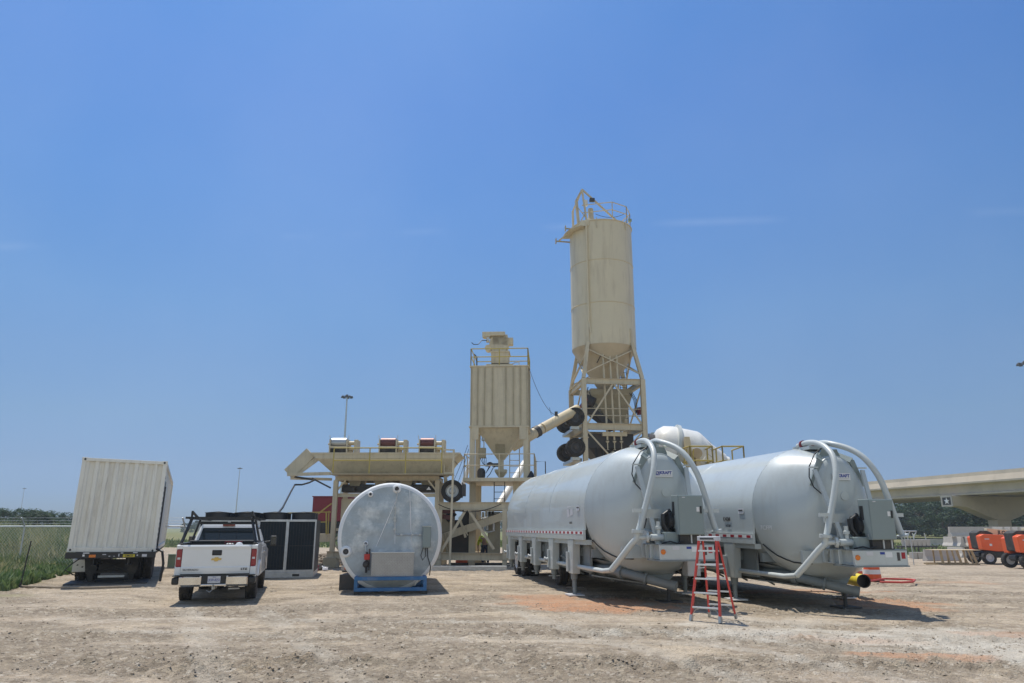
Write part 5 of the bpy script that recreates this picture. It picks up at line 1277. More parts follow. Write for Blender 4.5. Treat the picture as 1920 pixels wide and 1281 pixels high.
    MB().beam((2.3, .6, 4.6), (3.6, 1.2, 6.4), .7, .3).beam((2.6, .3, 6.2), (3.5, .3, 6.7), .1).beam((2.8, .3, 5.9), (3.5, .3, 6.3), .08).build('belt_frame', 'dark_steel', t)
    # running gear fixed to the left side
    for z in (7.72, 6.02):
        for y in (.42, .78, 3.2, 3.56): wheel(t, (-.42, y-.35, z), (0, -1, 0), .52, .27, rim_mat='dark_steel', n=24)
        MB().bx(-.5, 0, .5, D-.3, z-.72, z-.55).bx(-.65, -.2, .1, .5, z-.68, z-.52).cyl((-.42, .1, z), (-.42, D-.2, z), .08).build('axle_frame', 'steel', t)
    MB().beam((-.1, D-.2, 8.0), (.3, .3, 8.75), .12, .14).build('red_brace', 'maroon', t)
    # upper deck: rails, hoist mast, level gauge
    zz = zt+.1; r_ = MB()
    RR = R-.03
    pts = [(cx+RR*cos(radians(a)), cy+RR*sin(radians(a))) for a in range(-80, 100, 36)]
    railing(r_, pts, zz, 1.05, .03, 1.4); r_.tube([(cx-1.4, cy-1.2, zz+1.05), (cx+RR*cos(radians(-80)), cy+RR*sin(radians(-80)), zz+1.05)], .03, 8)
    r_.tube([(cx-1.4, cy-1.2, zz+.55), (cx+RR*cos(radians(-80)), cy+RR*sin(radians(-80)), zz+.55)], .03, 8)
    r_.build('deck_rail', 'tan', t)
    m = MB(); ax, ay = cx-1.05, cy-1.35
    m.beam((ax-.1, ay, zt), (ax-.35, ay, zt+2.15), .10); m.beam((ax-.35, ay, zt+2.15), (cx+1.15, ay+.35, zt), .09); m.beam((ax-.5, ay+.5, zt), (ax-.62, ay+.5, zt+1.6), .16)
    m.beam((ax-.62, ay+.5, zt+1.6), (ax-.35, ay, zt+2.1), .1); m.beam((ax-.6, ay+.4, zt+1.2), (ax-.1, ay, zt+.2), .05); m.beam((ax-.5, ay+.2, zt), (ax-.15, ay, zt+.6), .05)
    m.beam((ax-.62, ay+1.6, zt), (ax-.62, ay+1.6, zt+1.4), .12).beam((ax-.62, ay+1.6, zt+1.4), (ax-.35, ay, zt+2.1), .08)
    m.build('hoist_frame', 'tan', t)
    MB().cyl((ax-.05, ay+.4, zt+1.25), (ax-.05, ay+.4, zt+1.6), .13).build('pressure_valve', 'white_paint', t)
    MB().lathe([(.45, 0), (.18, .55), (.16, 1.15), (0, 1.2)], Matrix.Translation((ax+.3, ay+.6, zt)), 20).build('vent_stack', 'tan', t)
    MB().bx(ax+.12, ax+.42, ay-.1, ay+.15, zt+1.38, zt+1.58).build('camera_box', 'dark_steel', t, bev=.02)
    MB().bx(cx+1.6, cx+1.8, cy-.9, cy-.75, zt+.4, zt+.55).build('green_tag', 'utility_green', t)
    MB().tube(slack((ax+.5, ay+.2, zt+.65), (cx+1.2, cy-1.3, zt+.65), .22), .015, 6).build('deck_hose', 'dark_steel', t)
    # hooded ladder head and outrigger brackets to the left
    lh = MB(); lh.prism([(cx-R-.05, cy-.6, zt-.45), (cx-R*.72, cy-R*.78, zt-.5), (cx-R*.72, cy-R*.78, zt), (cx-R*.7, cy+.3, zt)], (0, 0, .05))
    lh.build('ladder_hood', 'tan', t)
    for z, o_, yy in ((zt-.3, .45, cy-.8), (zt-.7, .85, cy+.3)):
        MB().beam((cx-R+.4, yy, z), (cx-R-o_, yy-.1, z), .07).bx(cx-R-o_-.05, cx-R-o_, yy-.2, yy, z-.16, z+.16).build('outrigger', 'tan_dark', t)
    MB().beam((cx-R-.05, cy-.6, zt-.3), (cx-R-.7, cy+.1, zt-.7), .07).build('outrigger_strut', 'tan', t)
    l = MB(); rungs(l, (W_-.35, D-.6, 7.4), (W_-.35, D-.6, 11.8), (1, .2, 0), .45); l.build('ladder', 'dark_steel', t)
    hs = MB()
    for k in range(3): hs.tube([(W_-.7+.1*k, 1.2, 9.5), (W_-.45+.08*k, .9, 8.9), (W_-.4+.05*k, .8, 8.3), (W_-.35, 1.0, 8.0)], .02, 6)
    hs.tube([(.45, .5, 9.5), (.35, .6, 9.0), (.5, .8, 8.6), (.7, .9, 9.0), (.6, .9, 9.3)], .025, 6)
    hs.tube([(cx-.75, cy-1.2, 11.0), (cx-.6, cy-1.45, 11.35), (cx+.1, cy-1.5, 11.5), (cx+.35, cy-1.3, 11.2)], .025, 6)
    hs.build('hose_bundle', 'black', t)
    MB().bx(W_-.3, W_-.1, .5, .9, 8.0, 8.4).build('red_box', 'maroon', t)
silo()

# ------------------------------------------------------------------ white mixing drum with yellow walkway behind the trailers
def mixer():
    Y0 = 43.0; B = V((px(1290, 850, Y0).x, Y0, 0))
    t = thing('mixing_drum', 'big white rotary mixing drum rising behind the two silo trailers', 'mixer', B)
    Q = lambda u, v, d=0.0: px(u, v, Y0+d)-B
    p0 = Q(1222, 842, 1.5); p1 = Q(1364, 872, 1.5); d = (p1-p0); L = d.length
    m = rotM(d, p0)
    prof = [(.95, 0), (1.25, .12), (1.52, .45), (1.62, 1.0), (1.62, 2.5), (1.55, 2.7), (1.05, 3.5), (.62, L-.25), (.5, L-.2), (.5, L), (0, L)]
    MB().lathe(prof, m, 48).build('drum', 'white_drum', t)
    MB().lathe([(1.61, 1.22), (1.78, 1.24), (1.78, 1.42), (1.61, 1.44)], m, 48, cap=False).build('track_ring', 'trailer_pipe', t)
    mb = MB()
    for k in range(4):
        z = 2.85+.02*k; a = pi*1.1+k*.35
        mb.tube([m @ V((1.46*cos(a), 1.46*sin(a), 2.78)), m @ V((1.12*cos(a+.1), 1.12*sin(a+.1), 3.4))], .02, 6)
    mb.build('weld_rib', 'steel', t)
    MB().cyl(m @ V((0, 0, -.35)), m @ V((0, 0, .0)), .9, n=24).build('drive_hub', 'dark_steel', t)
    MB().bx(Q(1221, 800, 3.3).x, Q(1243, 800, 3.3).x, 3.3, 3.9, 4.4, Q(1230, 799, .3).z).build('end_plate', 'cabinet', t)
    MB().prism([Q(1284, 819, -.4), Q(1293, 819, -.4), Q(1304, 880, -.4), Q(1284, 880, -.4)], (0, .3, 0)).prism([Q(1303, 852, -.5), Q(1310, 852, -.5), Q(1318, 885, -.5), Q(1308, 885, -.5)], (0, .3, 0)).build('pedestal', 'cream', t)
    MB().cyl(Q(1307, 850, -.6), Q(1307, 850, .2), .3, n=16).build('roller', 'cone_rust', t)
    MB().bx(Q(1270, 890).x, Q(1400, 890).x, -1.5, 2.5, Q(1300, 893, -1).z-.15, Q(1300, 893, -1).z).build('deck', 'tan_dark', t)
    z0 = Q(1300, 893, -1.4).z; hh = Q(1300, 837, -1.4).z-z0
    r_ = MB()
    a = Q(1256, 880, 2.2); b = Q(1296, 880, -1.4); c = Q(1338, 880, -1.4)
    railing(r_, [(a.x, 2.2), (b.x, -1.4), (c.x, -1.4), (c.x+.05, 1.0)], z0, hh, .045, 1.5)
    e = Q(1357, 880, -1.4); f = Q(1397, 880, -1.4)
    railing(r_, [(e.x, 1.2), (e.x, -1.4), (f.x, -1.4), (f.x, .8)], z0, hh, .045, 1.6)
    for u in (1283, 1287, 1300): r_.beam(Q(u, 893, -.8), Q(u, 842, -.8), .06)
    r_.build('walkway_rail', 'yellow', t)
    for u in (1300, 1380):
        MB().ib((Q(u, 900).x, 0, -.02), (Q(u, 900).x, 0, z0-.15), .2, .2, up=(0, 1, 0)).build('deck_post', 'tan', t)
    MB().beam(Q(1317, 865, -1), Q(1323, 856, -1), .1, .03).build('name_plate', 'white_tape', t)
mixer()

# ------------------------------------------------------------------ horizontal silo trailers
def trailer():
    t = thing('silo_trailer', 'large pale grey horizontal silo trailer, its nose just left of the red stepladder', 'silo trailer', (0, 0, 0), 0, 'horizontal silo trailers')
    R, ZC = 1.58, 2.17; n = 56
    def sec(y, rx, ztop, zbot, skew=0.0):
        c = (ztop+zbot)/2; h = (ztop-zbot)/2; o = []
        for j in range(n):
            a = 2*pi*j/n; zz = sin(a); xx = cos(a)*(1-skew*zz)
            if skew: xx = math.copysign(abs(cos(a))**.85, cos(a))*(1-skew*zz)
            o.append(V((rx*xx, y, c+h*zz)))
        return o
    zt, zb = ZC+R, ZC-R
    S_ = [sec(-.45, .25, ZC+.25, ZC-.25), sec(-.40, .7, ZC+.7, ZC-.7), sec(-.28, 1.1, ZC+1.1, ZC-1.1), sec(-.12, 1.38, ZC+1.38, ZC-1.38), sec(.05, 1.53, ZC+1.53, ZC-1.53), sec(.2, R, zt, zb)]
    S_ += [sec(.2+10.85*i/12, R, zt, zb) for i in range(1, 13)]
    shell = MB().loft(S_, cap=False).build('tank_shell', 'trailer', t)
    N_ = [sec(11.05, R, zt, zb), sec(11.35, 1.44, zt-.08, .59, .04), sec(11.65, 1.24, zt-.16, .62, .08), sec(11.95, .99, zt-.25, .80, .1), sec(12.12, .82, zt-.31, 1.02, .1), sec(12.22, .72, zt-.38, 1.28, .06), sec(12.3, .55, zt-.55, 1.6, .05), sec(12.34, .3, zt-1.0, 2.0, .05)]
    nose = MB().loft(N_, cap=False); nose.add(N_[-1], [tuple(range(n))], True)
    nose = nose.build('nose_cone', 'trailer', t)
    for y in (.2, 3.7, 7.3, 11.04): MB().tube([V((R*1.001*cos(a), y, ZC+R*1.001*sin(a))) for a in [2*pi*i/48 for i in range(48)]], .007, 6, closed=True).build('weld_seam', 'trailer', shell)
    # round front hatch head
    mm = Matrix.Translation((0, 12.10, 2.62)) @ Matrix.Rotation(-pi/2, 4, 'X')
    mm = mm @ Matrix.Scale(1.0, 4)
    hd = MB().lathe([(.60, -.3), (.60, .10), (.57, .15), (.48, .20), (.28, .25), (0, .27)], mm @ Matrix.Diagonal((1, 1.36, 1, 1)), 48).build('front_head', 'trailer', t)
    MB().tube([mm @ V((.605*cos(a), .82*sin(a), .08)) for a in [2*pi*i/48 for i in range(48)]], .025, 8, closed=True).build('head_rim', 'trailer', hd)
    MB().lathe([(.10, 0), (.10, .015), (0, .015)], Matrix.Translation((-.04, 12.365, 2.52)) @ Matrix.Rotation(-pi/2, 4, 'X'), 20).build('manhole_boss', 'trailer', hd)
    # name sign
    s = MB().bx(-.225, .225, 12.38, 12.393, 2.885, 3.045).build('maker_sign', 'white_tape', t)
    MB().bx(.10, .195, 12.394, 12.397, 2.92, 3.015).build('logo_block', 'sign_blue', s)
    text('K', .10, 'plate', s, (.147, 12.399, 2.967), (pi/2, 0, pi), ext=.001, bold=.002)
    text('KRAFT', .098, 'sign_blue', s, (-.056, 12.395, 2.978), (pi/2, 0, pi), sx=1.0, bold=.004)
    MB().bx(-.19, .085, 12.394, 12.396, 2.917, 2.924).build('sign_rule', 'steel', s)
    # saddle strap over the head with lifting eye
    sd = MB()
    for sg in (-1, 1):
        sd.beam((sg*.18, 11.9, zt-.22), (sg*.42, 12.22, 3.35), .16, .04, up=(0, 1, .3)); sd.beam((sg*.42, 12.22, 3.35), (sg*.66, 12.2, 2.75), .13, .04, up=(0, 1, 0))
    sd.prism([(-.32, 11.95, zt-.35), (.32, 11.95, zt-.35), (.2, 11.98, zt-.12), (-.2, 11.98, zt-.12)], (0, .05, 0))
    sd.bx(-.03, .03, 11.75, 11.95, zt-.25, zt+.02)
    sd.build('saddle_strap', 'cabinet', t)
    MB().bx(-.24, .24, 10.85, 11.6, zt-.08, zt+.0).cyl((.16, 11.0, zt-.05), (.16, 11.0, zt+.03), .14).cyl((-.16, 11.0, zt-.05), (-.16, 11.0, zt+.03), .14).build('inlet_manifold', 'trailer', t)
    # two big fill pipes arching over the nose
    for sg in (-1, 1):
        k = 1 if sg > 0 else 1.12
        pts = [(sg*.16, 11.0, zt+.05), (sg*.18, 11.45, zt+.09), (sg*.20+.08*(sg<0), 11.9, zt+.03), (sg*(.24 if sg > 0 else .34), 12.3, zt-.13), (sg*(.30 if sg > 0 else .5), 12.6, zt-.38), (sg*(.42 if sg > 0 else .66), 12.8, 2.95), (sg*(.58 if sg > 0 else .80), 12.85, 2.45), (sg*(.73 if sg > 0 else .9), 12.87, 2.02), (sg*(.88 if sg > 0 else 1.0), 12.9, 1.62)]
        # smooth
        P = [V(p) for p in pts]; sm = []
        for i in range(len(P)-1):
            p0, p1, p2, p3 = P[max(i-1, 0)], P[i], P[i+1], P[min(i+2, len(P)-1)]
            for f in (0, .25, .5, .75):
                sm.append(0.5*((2*p1)+(-p0+p2)*f+(2*p0-5*p1+4*p2-p3)*f*f+(-p0+3*p1-3*p2+p3)*f**3))
        sm.append(P[-1])
        fp = MB().tube(sm, .068, 18).build('fill_pipe', 'trailer_pipe', t)
        MB().lathe([(.085, 0), (.125, 0), (.125, .04), (.085, .04)], rotM((sg*.1*k, 0, -.48), (sg*.90*k, 12.9, 1.66)), 18).build('flange', 'trailer_pipe', fp)
        q = P[1]; MB().lathe([(.085, -.03), (.10, -.03), (.10, .03), (.085, .03)], rotM(P[1]-P[0], (P[0]+P[1])/2), 18).build('red_band', 'maroon', fp)
        MB().bx(*sorted((sg*.66*k, sg*.98*k)), 12.83, 12.9, 2.05, 2.13).build('pipe_bracket', 'trailer_pipe', fp)
    # A frame braces
    for sg in (-1, 1):
        MB().beam((sg*.62, 12.3, 3.12), (sg*.44, 12.95, 1.35), .10, .05, up=(0, 1, .3)).bx(*sorted((sg*.52, sg*.74)), 12.26, 12.31, 3.16, 3.19).build('nose_brace', 'trailer_pipe', t)
    MB().bx(.25, .78, 12.7, 12.76, 1.92, 2.12).bx(.30, .42, 12.6, 12.66, 1.5, 2.1).build('brace_plate', 'trailer', t)
    # pipework at the left foot of the nose
    pv = MB().tube([(.90, 12.9, 1.62), (.92, 12.9, 1.48), (1.02, 12.8, 1.35), (1.25, 12.55, .98), (1.38, 12.4, .78)], .07, 14)
    pv.cyl((.9, 12.9, 1.60), (.9, 12.9, 1.66), .13).cyl((.62, 12.95, 1.5), (.15, 13.0, 1.5), .075).cyl((.16, 13.0, 1.5), (.12, 13.0, 1.5), .12).cyl((.92, 12.9, 1.5), (.62, 12.95, 1.5), .05).cyl((.7, 12.93, 1.5), (.65, 12.95, 1.5), .11)
    pv.cyl((.42, 12.96, 1.5), (.42, 12.96, 1.85), .045).lathe([(.03, 0), (.07, .02), (.07, .08), (.03, .1)], Matrix.Translation((.42, 12.96, 1.66)), 12)
    pv.build('transfer_pipe', 'trailer_pipe', t)
    MB().tube([(1.38, 12.4, .78), (1.44, 12.0, .74), (1.46, 10.5, .74), (1.46, 6.0, .74), (1.46, 2.5, .74)], .055, 12).build('side_air_pipe', 'trailer_pipe', t)
    cp = MB().tube([(1.12, 6.0, .70), (1.10, 10.2, .72), (1.0, 11.0, .71), (.75, 11.5, .66), (-.12, 12.2, .42)], .105, 18).cyl((.36, 11.81, .553), (.32, 11.84, .542), .145).cyl((.84, 11.36, .68), (.78, 11.45, .67), .15).cyl((-.12, 12.2, .42), (-.22, 12.28, .392), .12)
    cp.build('discharge_pipe', 'trailer_dark', t)
    # v shaped discharge trough under the shell
    MB().loft([[V((-1.2, 4.8, .95)), V((1.2, 4.8, .95)), V((.35, 4.9, .5)), V((-.35, 4.9, .5))], [V((-1.3, 7.5, 1.0)), V((1.3, 7.5, 1.0)), V((.45, 7.5, .42)), V((-.45, 7.5, .42))],
               [V((-1.2, 10.6, .95)), V((1.2, 10.6, .95)), V((.45, 10.8, .42)), V((-.45, 10.8, .42))], [V((-.6, 11.6, .8)), V((.6, 11.6, .8)), V((.3, 11.7, .5)), V((-.3, 11.7, .5))]], sm=False).build('discharge_trough', 'trailer_dark', t)
    for y in (6.6, 8.0, 9.4): MB().beam((1.42, y, .95), (.5, y+.5, .38), .14, .04).build('trough_brace', 'trailer_dark', t)
    tb = MB()
    tb.beam((1.2, 10.4, .55), (.2, 11.5, .42), .2, .03)
    tb.build('trough_brace', 'trailer_dark', t)
    # side sill with reflective tape
    for sg in (-1, 1):
        sk = MB().bx(*sorted((sg*(R-.01), sg*(R+.05))), .15, 11.05, 1.42, 1.66).build('side_sill', 'trailer', t)
        MB().bx(*sorted((sg*1.40, sg*(R-.012))), .2, 11.0, 1.30, 1.42).bx(*sorted((sg*(R-.03), sg*(R+.004))), .2, 11.04, 1.66, 2.16).build('sill_web', 'trailer', sk)
        MB().bx(*sorted((sg*(R+.051), sg*(R+.053))), .16, 11.04, 1.555, 1.625).build('reflective_tape', 'white_tape', sk)
        for i in range(26): MB().bx(*sorted((sg*(R+.0535), sg*(R+.055))), .25+i*.42, .25+i*.42+.2, 1.56, 1.62).build('red_tape', 'red_tape', sk)
        # tapered support legs
        for i, y in enumerate((.75, 2.95, 5.2, 7.55, 9.75)):
            x0 = sg*(R+.045); w0, w1 = .27, .21
            lg = MB().prism([(x0, y-w0, 1.415), (x0, y+w0, 1.415), (x0, y+w1, .56), (x0, y-w1, .56)], (-sg*.2, 0, 0)).build('support_leg', 'trailer', t, bev=.012)
            MB().bx(*sorted((x0+sg*.003, x0+sg*.05)), y-.27, y-.12, .6, 1.1).build('leg_cover', 'trailer', lg, bev=.01)
            MB().lathe([(.10, .56), (.085, .42), (.06, .40), (.055, .28 if i < 4 else .05), (0, .28 if i < 4 else .05)], Matrix.Translation((x0-sg*.1, y, 0)), 16).build('jack_foot', 'trailer_dark', lg)
            if i < 4:
                MB().cyl((x0+sg*.05, y-.2, .82), (x0+sg*.13, y-.2, .82), .05, n=12).cyl((x0+sg*.12, y-.2, .82), (x0+sg*.15, y-.2, .82), .075, n=12).build('crank_hub', 'galv', lg)
                MB().bx(x0-sg*.1-.16, x0-sg*.1+.16, y-.03, y+.03, .36, .385).build('jack_pin', 'galv', lg)
            else:
                MB().bx(x0-sg*.1-.2, x0-sg*.1+.2, y-.25, y+.25, .02, .05).build('jack_pad', 'plate', lg)
                MB().cyl((x0-sg*.1, y, .04), (x0-sg*.1, y, .3), .05).bx(x0-sg*.1-.22, x0-sg*.1+.22, y-.02, y+.02, .20, .225).bx(x0-sg*.1-.18, x0-sg*.1+.18, y-.02, y+.02, .1, .12).build('jack_screw', 'dark_steel', lg)
    fr = MB()
    for x in (-1.05, 1.05): fr.ib((x, .2, 1.12), (x, 11.0, 1.12), .15, .3)
    for y in (.4, 1.6, 2.9, 4.2, 5.5, 7, 8.4, 9.8, 10.9): fr.bx(-1.4, 1.4, y, y+.12, 1.0, 1.2)
    fr.build('chassis_frame', 'trailer_dark', t)
    MB().bx(1.28, 1.34, 3.3, 10.6, .62, 1.28).bx(-1.34, -1.28, 3.3, 10.6, .62, 1.28).build('inner_skirt', 'trailer_dark', t)
    # wheels at the back
    for y in (.25, 1.5):
        for sg in (-1, 1):
            wheel(t, (sg*1.12, y, .50), (sg, 0, 0), .50, .28, rim_mat='white_paint', n=28); wheel(t, (sg*.8, y, .50), (sg, 0, 0), .50, .28, rim_mat='dark_steel', n=20)
        MB().cyl((-1.1, y, .5), (1.1, y, .5), .08).build('axle', 'dark_steel', t)
    for sg in (-1, 1): MB().tube([(sg*1.12, -.35, .75), (sg*1.12, -.2, 1.02), (sg*1.12, .25, 1.1), (sg*1.12, .8, 1.02)], .03, 6).bx(*sorted((sg*.7, sg*1.3)), -.32, 1.9, 1.04, 1.07).build('mudguard', 'white_paint', t)
    MB().bx(-.9, .9, -.35, -.25, .6, .72).bx(-1.4, 1.4, -.3, -.2, 1.25, 1.45).build('rear_bumper', 'trailer', t)
    MB().cyl((1.3, -.35, 1.5), (1.45, -.5, 1.7), .04).build('rear_valve', 'galv', t)
    wheel(t, (1.0, 6.3, .48), (1, 0, 0), .46, .28, rim_mat='dark_steel', n=24)
    # gooseneck
    g = MB()
    for x in (-.46, .46): g.ib((x, 11.2, 1.19), (x, 13.28, 1.19), .14, .30, .02)
    for x in (-.46, .46): g.prism([(x-.07, 11.0, 1.04), (x-.07, 12.2, 1.04), (x-.07, 12.6, 1.62), (x-.07, 11.0, 1.9)], (.14, 0, 0))
    for y in (12.3, 12.55, 12.85): g.bx(.53, .60, y, y+.03, 1.05, 1.34)
    g.bx(-.95, 1.02, 12.05, 12.13, 1.02, 1.3)
    g.build('gooseneck', 'trailer', t)
    f = MB().bx(-.70, .56, 13.28, 13.36, 1.03, 1.34).build('nose_beam', 'trailer_pipe', t, bev=.008)
    MB().bx(-.72, .58, 12.6, 13.38, 1.0, 1.03).bx(-.70, .56, 12.3, 13.36, 1.34, 1.36).build('kingpin_plate', 'trailer_dark', t)
    MB().lathe([(.055, 0), (.055, .02), (.03, .035), (0, .035)], Matrix.Translation((.50, 13.362, 1.2)) @ Matrix.Rotation(-pi/2, 4, 'X'), 18, cap=False).build('side_lamp', 'orange_lens', f)
    for x0, x1, z0, z1, m in ((.12, .28, 1.24, 1.32, 'plate'), (-.16, -.05, 1.26, 1.31, 'sign_blue'), (-.34, -.17, 1.20, 1.31, 'white_tape'), (-.52, -.45, 1.13, 1.3, 'dark_steel'), (-.65, -.56, 1.17, 1.3, 'red_tape')):
        MB().bx(x0, x1, 13.361, 13.364, z0, z1).build('decal', m, f)
    # front landing legs under the gooseneck and the jack that stands
    for x in (-.40, .2):
        l = MB().bx(x-.09, x+.09, 11.25, 11.43, .52, 1.04).lathe([(.09, .52), (.07, .42), (.04, .4), (0, .4)], Matrix.Translation((x, 11.34, 0)), 12).build('landing_leg', 'trailer_dark', t)
    MB().cyl((-.30, 11.6, .0), (-.30, 11.6, .36), .045).bx(-.50, -.10, 11.57, 11.63, .22, .25).bx(-.55, -.05, 11.35, 11.85, -.01, .025).build('center_jack', 'dark_steel', t)
    # blower set on the gooseneck
    bl = MB().bx(-.52, .34, 12.62, 13.2, 1.36, 1.62).build('blower_base', 'cabinet', t, bev=.02)
    mt = MB().cyl((.18, 12.95, 1.86), (-.25, 12.95, 1.86), .19, n=24).cyl((.22, 12.95, 1.86), (.18, 12.95, 1.86), .21, n=24).bx(-.2, .1, 12.75, 13.15, 1.62, 1.7)
    for k in range(7): mt.lathe([(.19, 0), (.215, .005), (.215, .015), (.19, .02)], rotM((1, 0, 0), (-.22+.05*k, 12.95, 1.86)), 20, cap=False)
    mt.build('blower_motor', 'black', t)
    fl = MB().cyl((.0, 13.1, 1.98), (.0, 13.1, 2.28), .12, n=20).build('air_filter', 'black', t)
    MB().lathe([(.09, 0), (.09, .05), (.06, .09), (.06, .13), (0, .14)], Matrix.Translation((.0, 13.1, 2.28)), 18).build('filter_cap', 'cream', fl)
    MB().tube([(-.02, 13.15, 1.98), (.0, 13.22, 1.88), (-.06, 13.24, 1.74), (-.2, 13.2, 1.68), (-.3, 13.2, 1.72)], .055, 14).cyl((.02, 13.22, 1.68), (.02, 13.22, 1.62), .09).cyl((-.25, 13.22, 1.70), (-.25, 13.22, 1.95), .06).cyl((-.3, 13.25, 1.8), (-.12, 13.25, 1.8), .07).build('blower_piping', 'steel', t)
    MB().tube([(.1, 12.9, 2.0), (.28, 12.9, 1.98), (.30, 12.95, 1.72), (.2, 13.0, 1.6)], .05, 10).tube([(.14, 13.0, 2.1), (.30, 13.0, 2.0), (.31, 13.02, 1.8), (.22, 13.05, 1.62)], .04, 10).build('blower_hose', 'black', t)
    MB().bx(-.36, -.30, 12.75, 13.1, 1.62, 2.3).build('belt_guard', 'cabinet', t)
    # control cabinet
    cb = MB().bx(-.50, .10, 13.0, 13.36, 1.56, 2.42).build('control_cabinet', 'cabinet', t, bev=.012)
    MB().bx(-.485, .085, 13.361, 13.375, 1.575, 2.405).build('cabinet_door', 'cabinet', cb, bev=.008)
    MB().bx(-.45, -.41, 13.376, 13.40, 2.02, 2.18).build('door_handle', 'black', cb, bev=.01)
    MB().bx(-.40, -.33, 13.376, 13.379, 2.06, 2.16).build('rating_label', 'white_tape', cb); MB().bx(-.07, .0, 13.376, 13.379, 2.36, 2.38).build('tiny_label', 'plate', cb)
    MB().bx(-.46, .06, 13.05, 13.3, 1.36, 1.56).build('cabinet_stand', 'black_dusty', t)
    MB().cyl((-.2, 13.31, 1.38), (-.2, 13.31, 1.56), .02, n=8).build('conduit', 'galv', t); MB().cyl((-.4, 13.31, 1.38), (-.4, 13.31, 1.56), .02, n=8).build('conduit', 'galv', t)
    MB().tube([(.45, 13.2, 1.38), (.3, 13.3, 1.42), (.15, 13.32, 1.38), (-.02, 13.3, 1.42)], .018, 6).build('cable', 'black', t)
    # black hoses following the shell
    MB().tube([(.18, 12.0, 3.66), (.45, 12.1, 3.5), (.68, 12.2, 3.2), (.74, 12.25, 2.95), (.68, 12.3, 2.72), (.58, 12.45, 2.55), (.50, 12.6, 2.35), (.55, 12.65, 2.0), (.62, 12.6, 1.7)], .014, 8).build('signal_hose', 'black', t)
    keys = [(11.05, R, zt, zb, 0), (11.35, 1.44, zt-.08, .59, .04), (11.65, 1.24, zt-.16, .62, .08), (11.95, .99, zt-.25, .80, .1), (12.12, .82, zt-.31, 1.02, .1), (12.22, .72, zt-.38, 1.28, .06)]
    def nose_x(y, z):
        for k0, k1 in zip(keys, keys[1:]):
            if k0[0] <= y <= k1[0]:
                f_ = (y-k0[0])/(k1[0]-k0[0]); rx, t_, b_, sk_ = [k0[i]+(k1[i]-k0[i])*f_ for i in (1, 2, 3, 4)]
                zz = max(-.999, min(.999, (z-(t_+b_)/2)/((t_-b_)/2))); return rx*sqrt(1-zz*zz)**(.85 if sk_ else 1)*(1-sk_*zz)
        return .6
    ar = []
    for y, z in ((11.10, 1.42), (11.2, 1.3), (11.35, 1.17), (11.5, 1.08), (11.65, 1.02), (11.8, 1.0), (11.92, 1.0)):
        ar.append(V((nose_x(y, z)+.012, y+.01, z)))
    MB().tube(ar, .016, 8).build('ground_hose', 'black', t)
    return t
T1 = trailer()
yw = radians(180+10.55)
T1.location = (1.34, 29.62, 0); T1.rotation_euler = (0, 0, yw)
T2 = copy_tree(T1)
MB().bx(-.95, -.62, 11.7, 12.05, .6, 1.0).build('battery_box', 'plate', T1, bev=.02)
T2['label'] = 'second large pale grey silo trailer, with yellow hose end and barrels beside its nose'
T2.location = (1.34+4.06, 29.62-.35, 0); T2.rotation_euler = (radians(-.45), 0, yw)
# decals that differ from one trailer to the other
def side_pt(y, z, off=.0):
    dz = (z-2.17)/1.58; return V((1.58*sqrt(max(0, 1-dz*dz))+off, y, z))
def decals(T, first):
    Z_ = 2.02
    nx = radians(90)
    # writing runs along the near side (+x face, read from outside: right is +y)
    rot = (radians(90-0), 0, radians(90))
    if not first: text('K40M', .16, 'dark_steel', T, (1.60, 9.7, 2.0), rot, 'side_lettering', bold=.002)
    text('107730', .08, 'dark_steel', T, (1.60, 9.75, 1.84), rot, 'side_lettering')
    d = MB().prism([side_pt(10.35, 2.26, .012), side_pt(10.62, 2.26, .012), side_pt(10.62, 2.14, .018), side_pt(10.35, 2.14, .018)], (.003, 0, 0)).build('side_placard', 'plate', T)
    MB().bx(1.60, 1.604, 10.38, 10.58, 2.2, 2.235).build('placard_mark', 'dark_steel', d)
decals(T1, True); decals(T2, False)
for y0, y1, z0, z1 in ((9.35, 9.62, 1.98, 2.2), (9.7, 9.98, 2.02, 2.2), (9.4, 10.1, 2.24, 2.27)):
    MB().prism([side_pt(y0, z0, .012), side_pt(y1, z0+.03, .012), side_pt(y1-.03, z1, .012), side_pt(y0+.02, z1, .012)], (.003, 0, 0)).build('tape_remnant', 'plate', T1)
tt = text('7CFPI', .14, 'white_tape', T2, (1.47, 11.42, 1.80), (radians(90), 0, radians(112)), 'chalk_number', ext=.001)

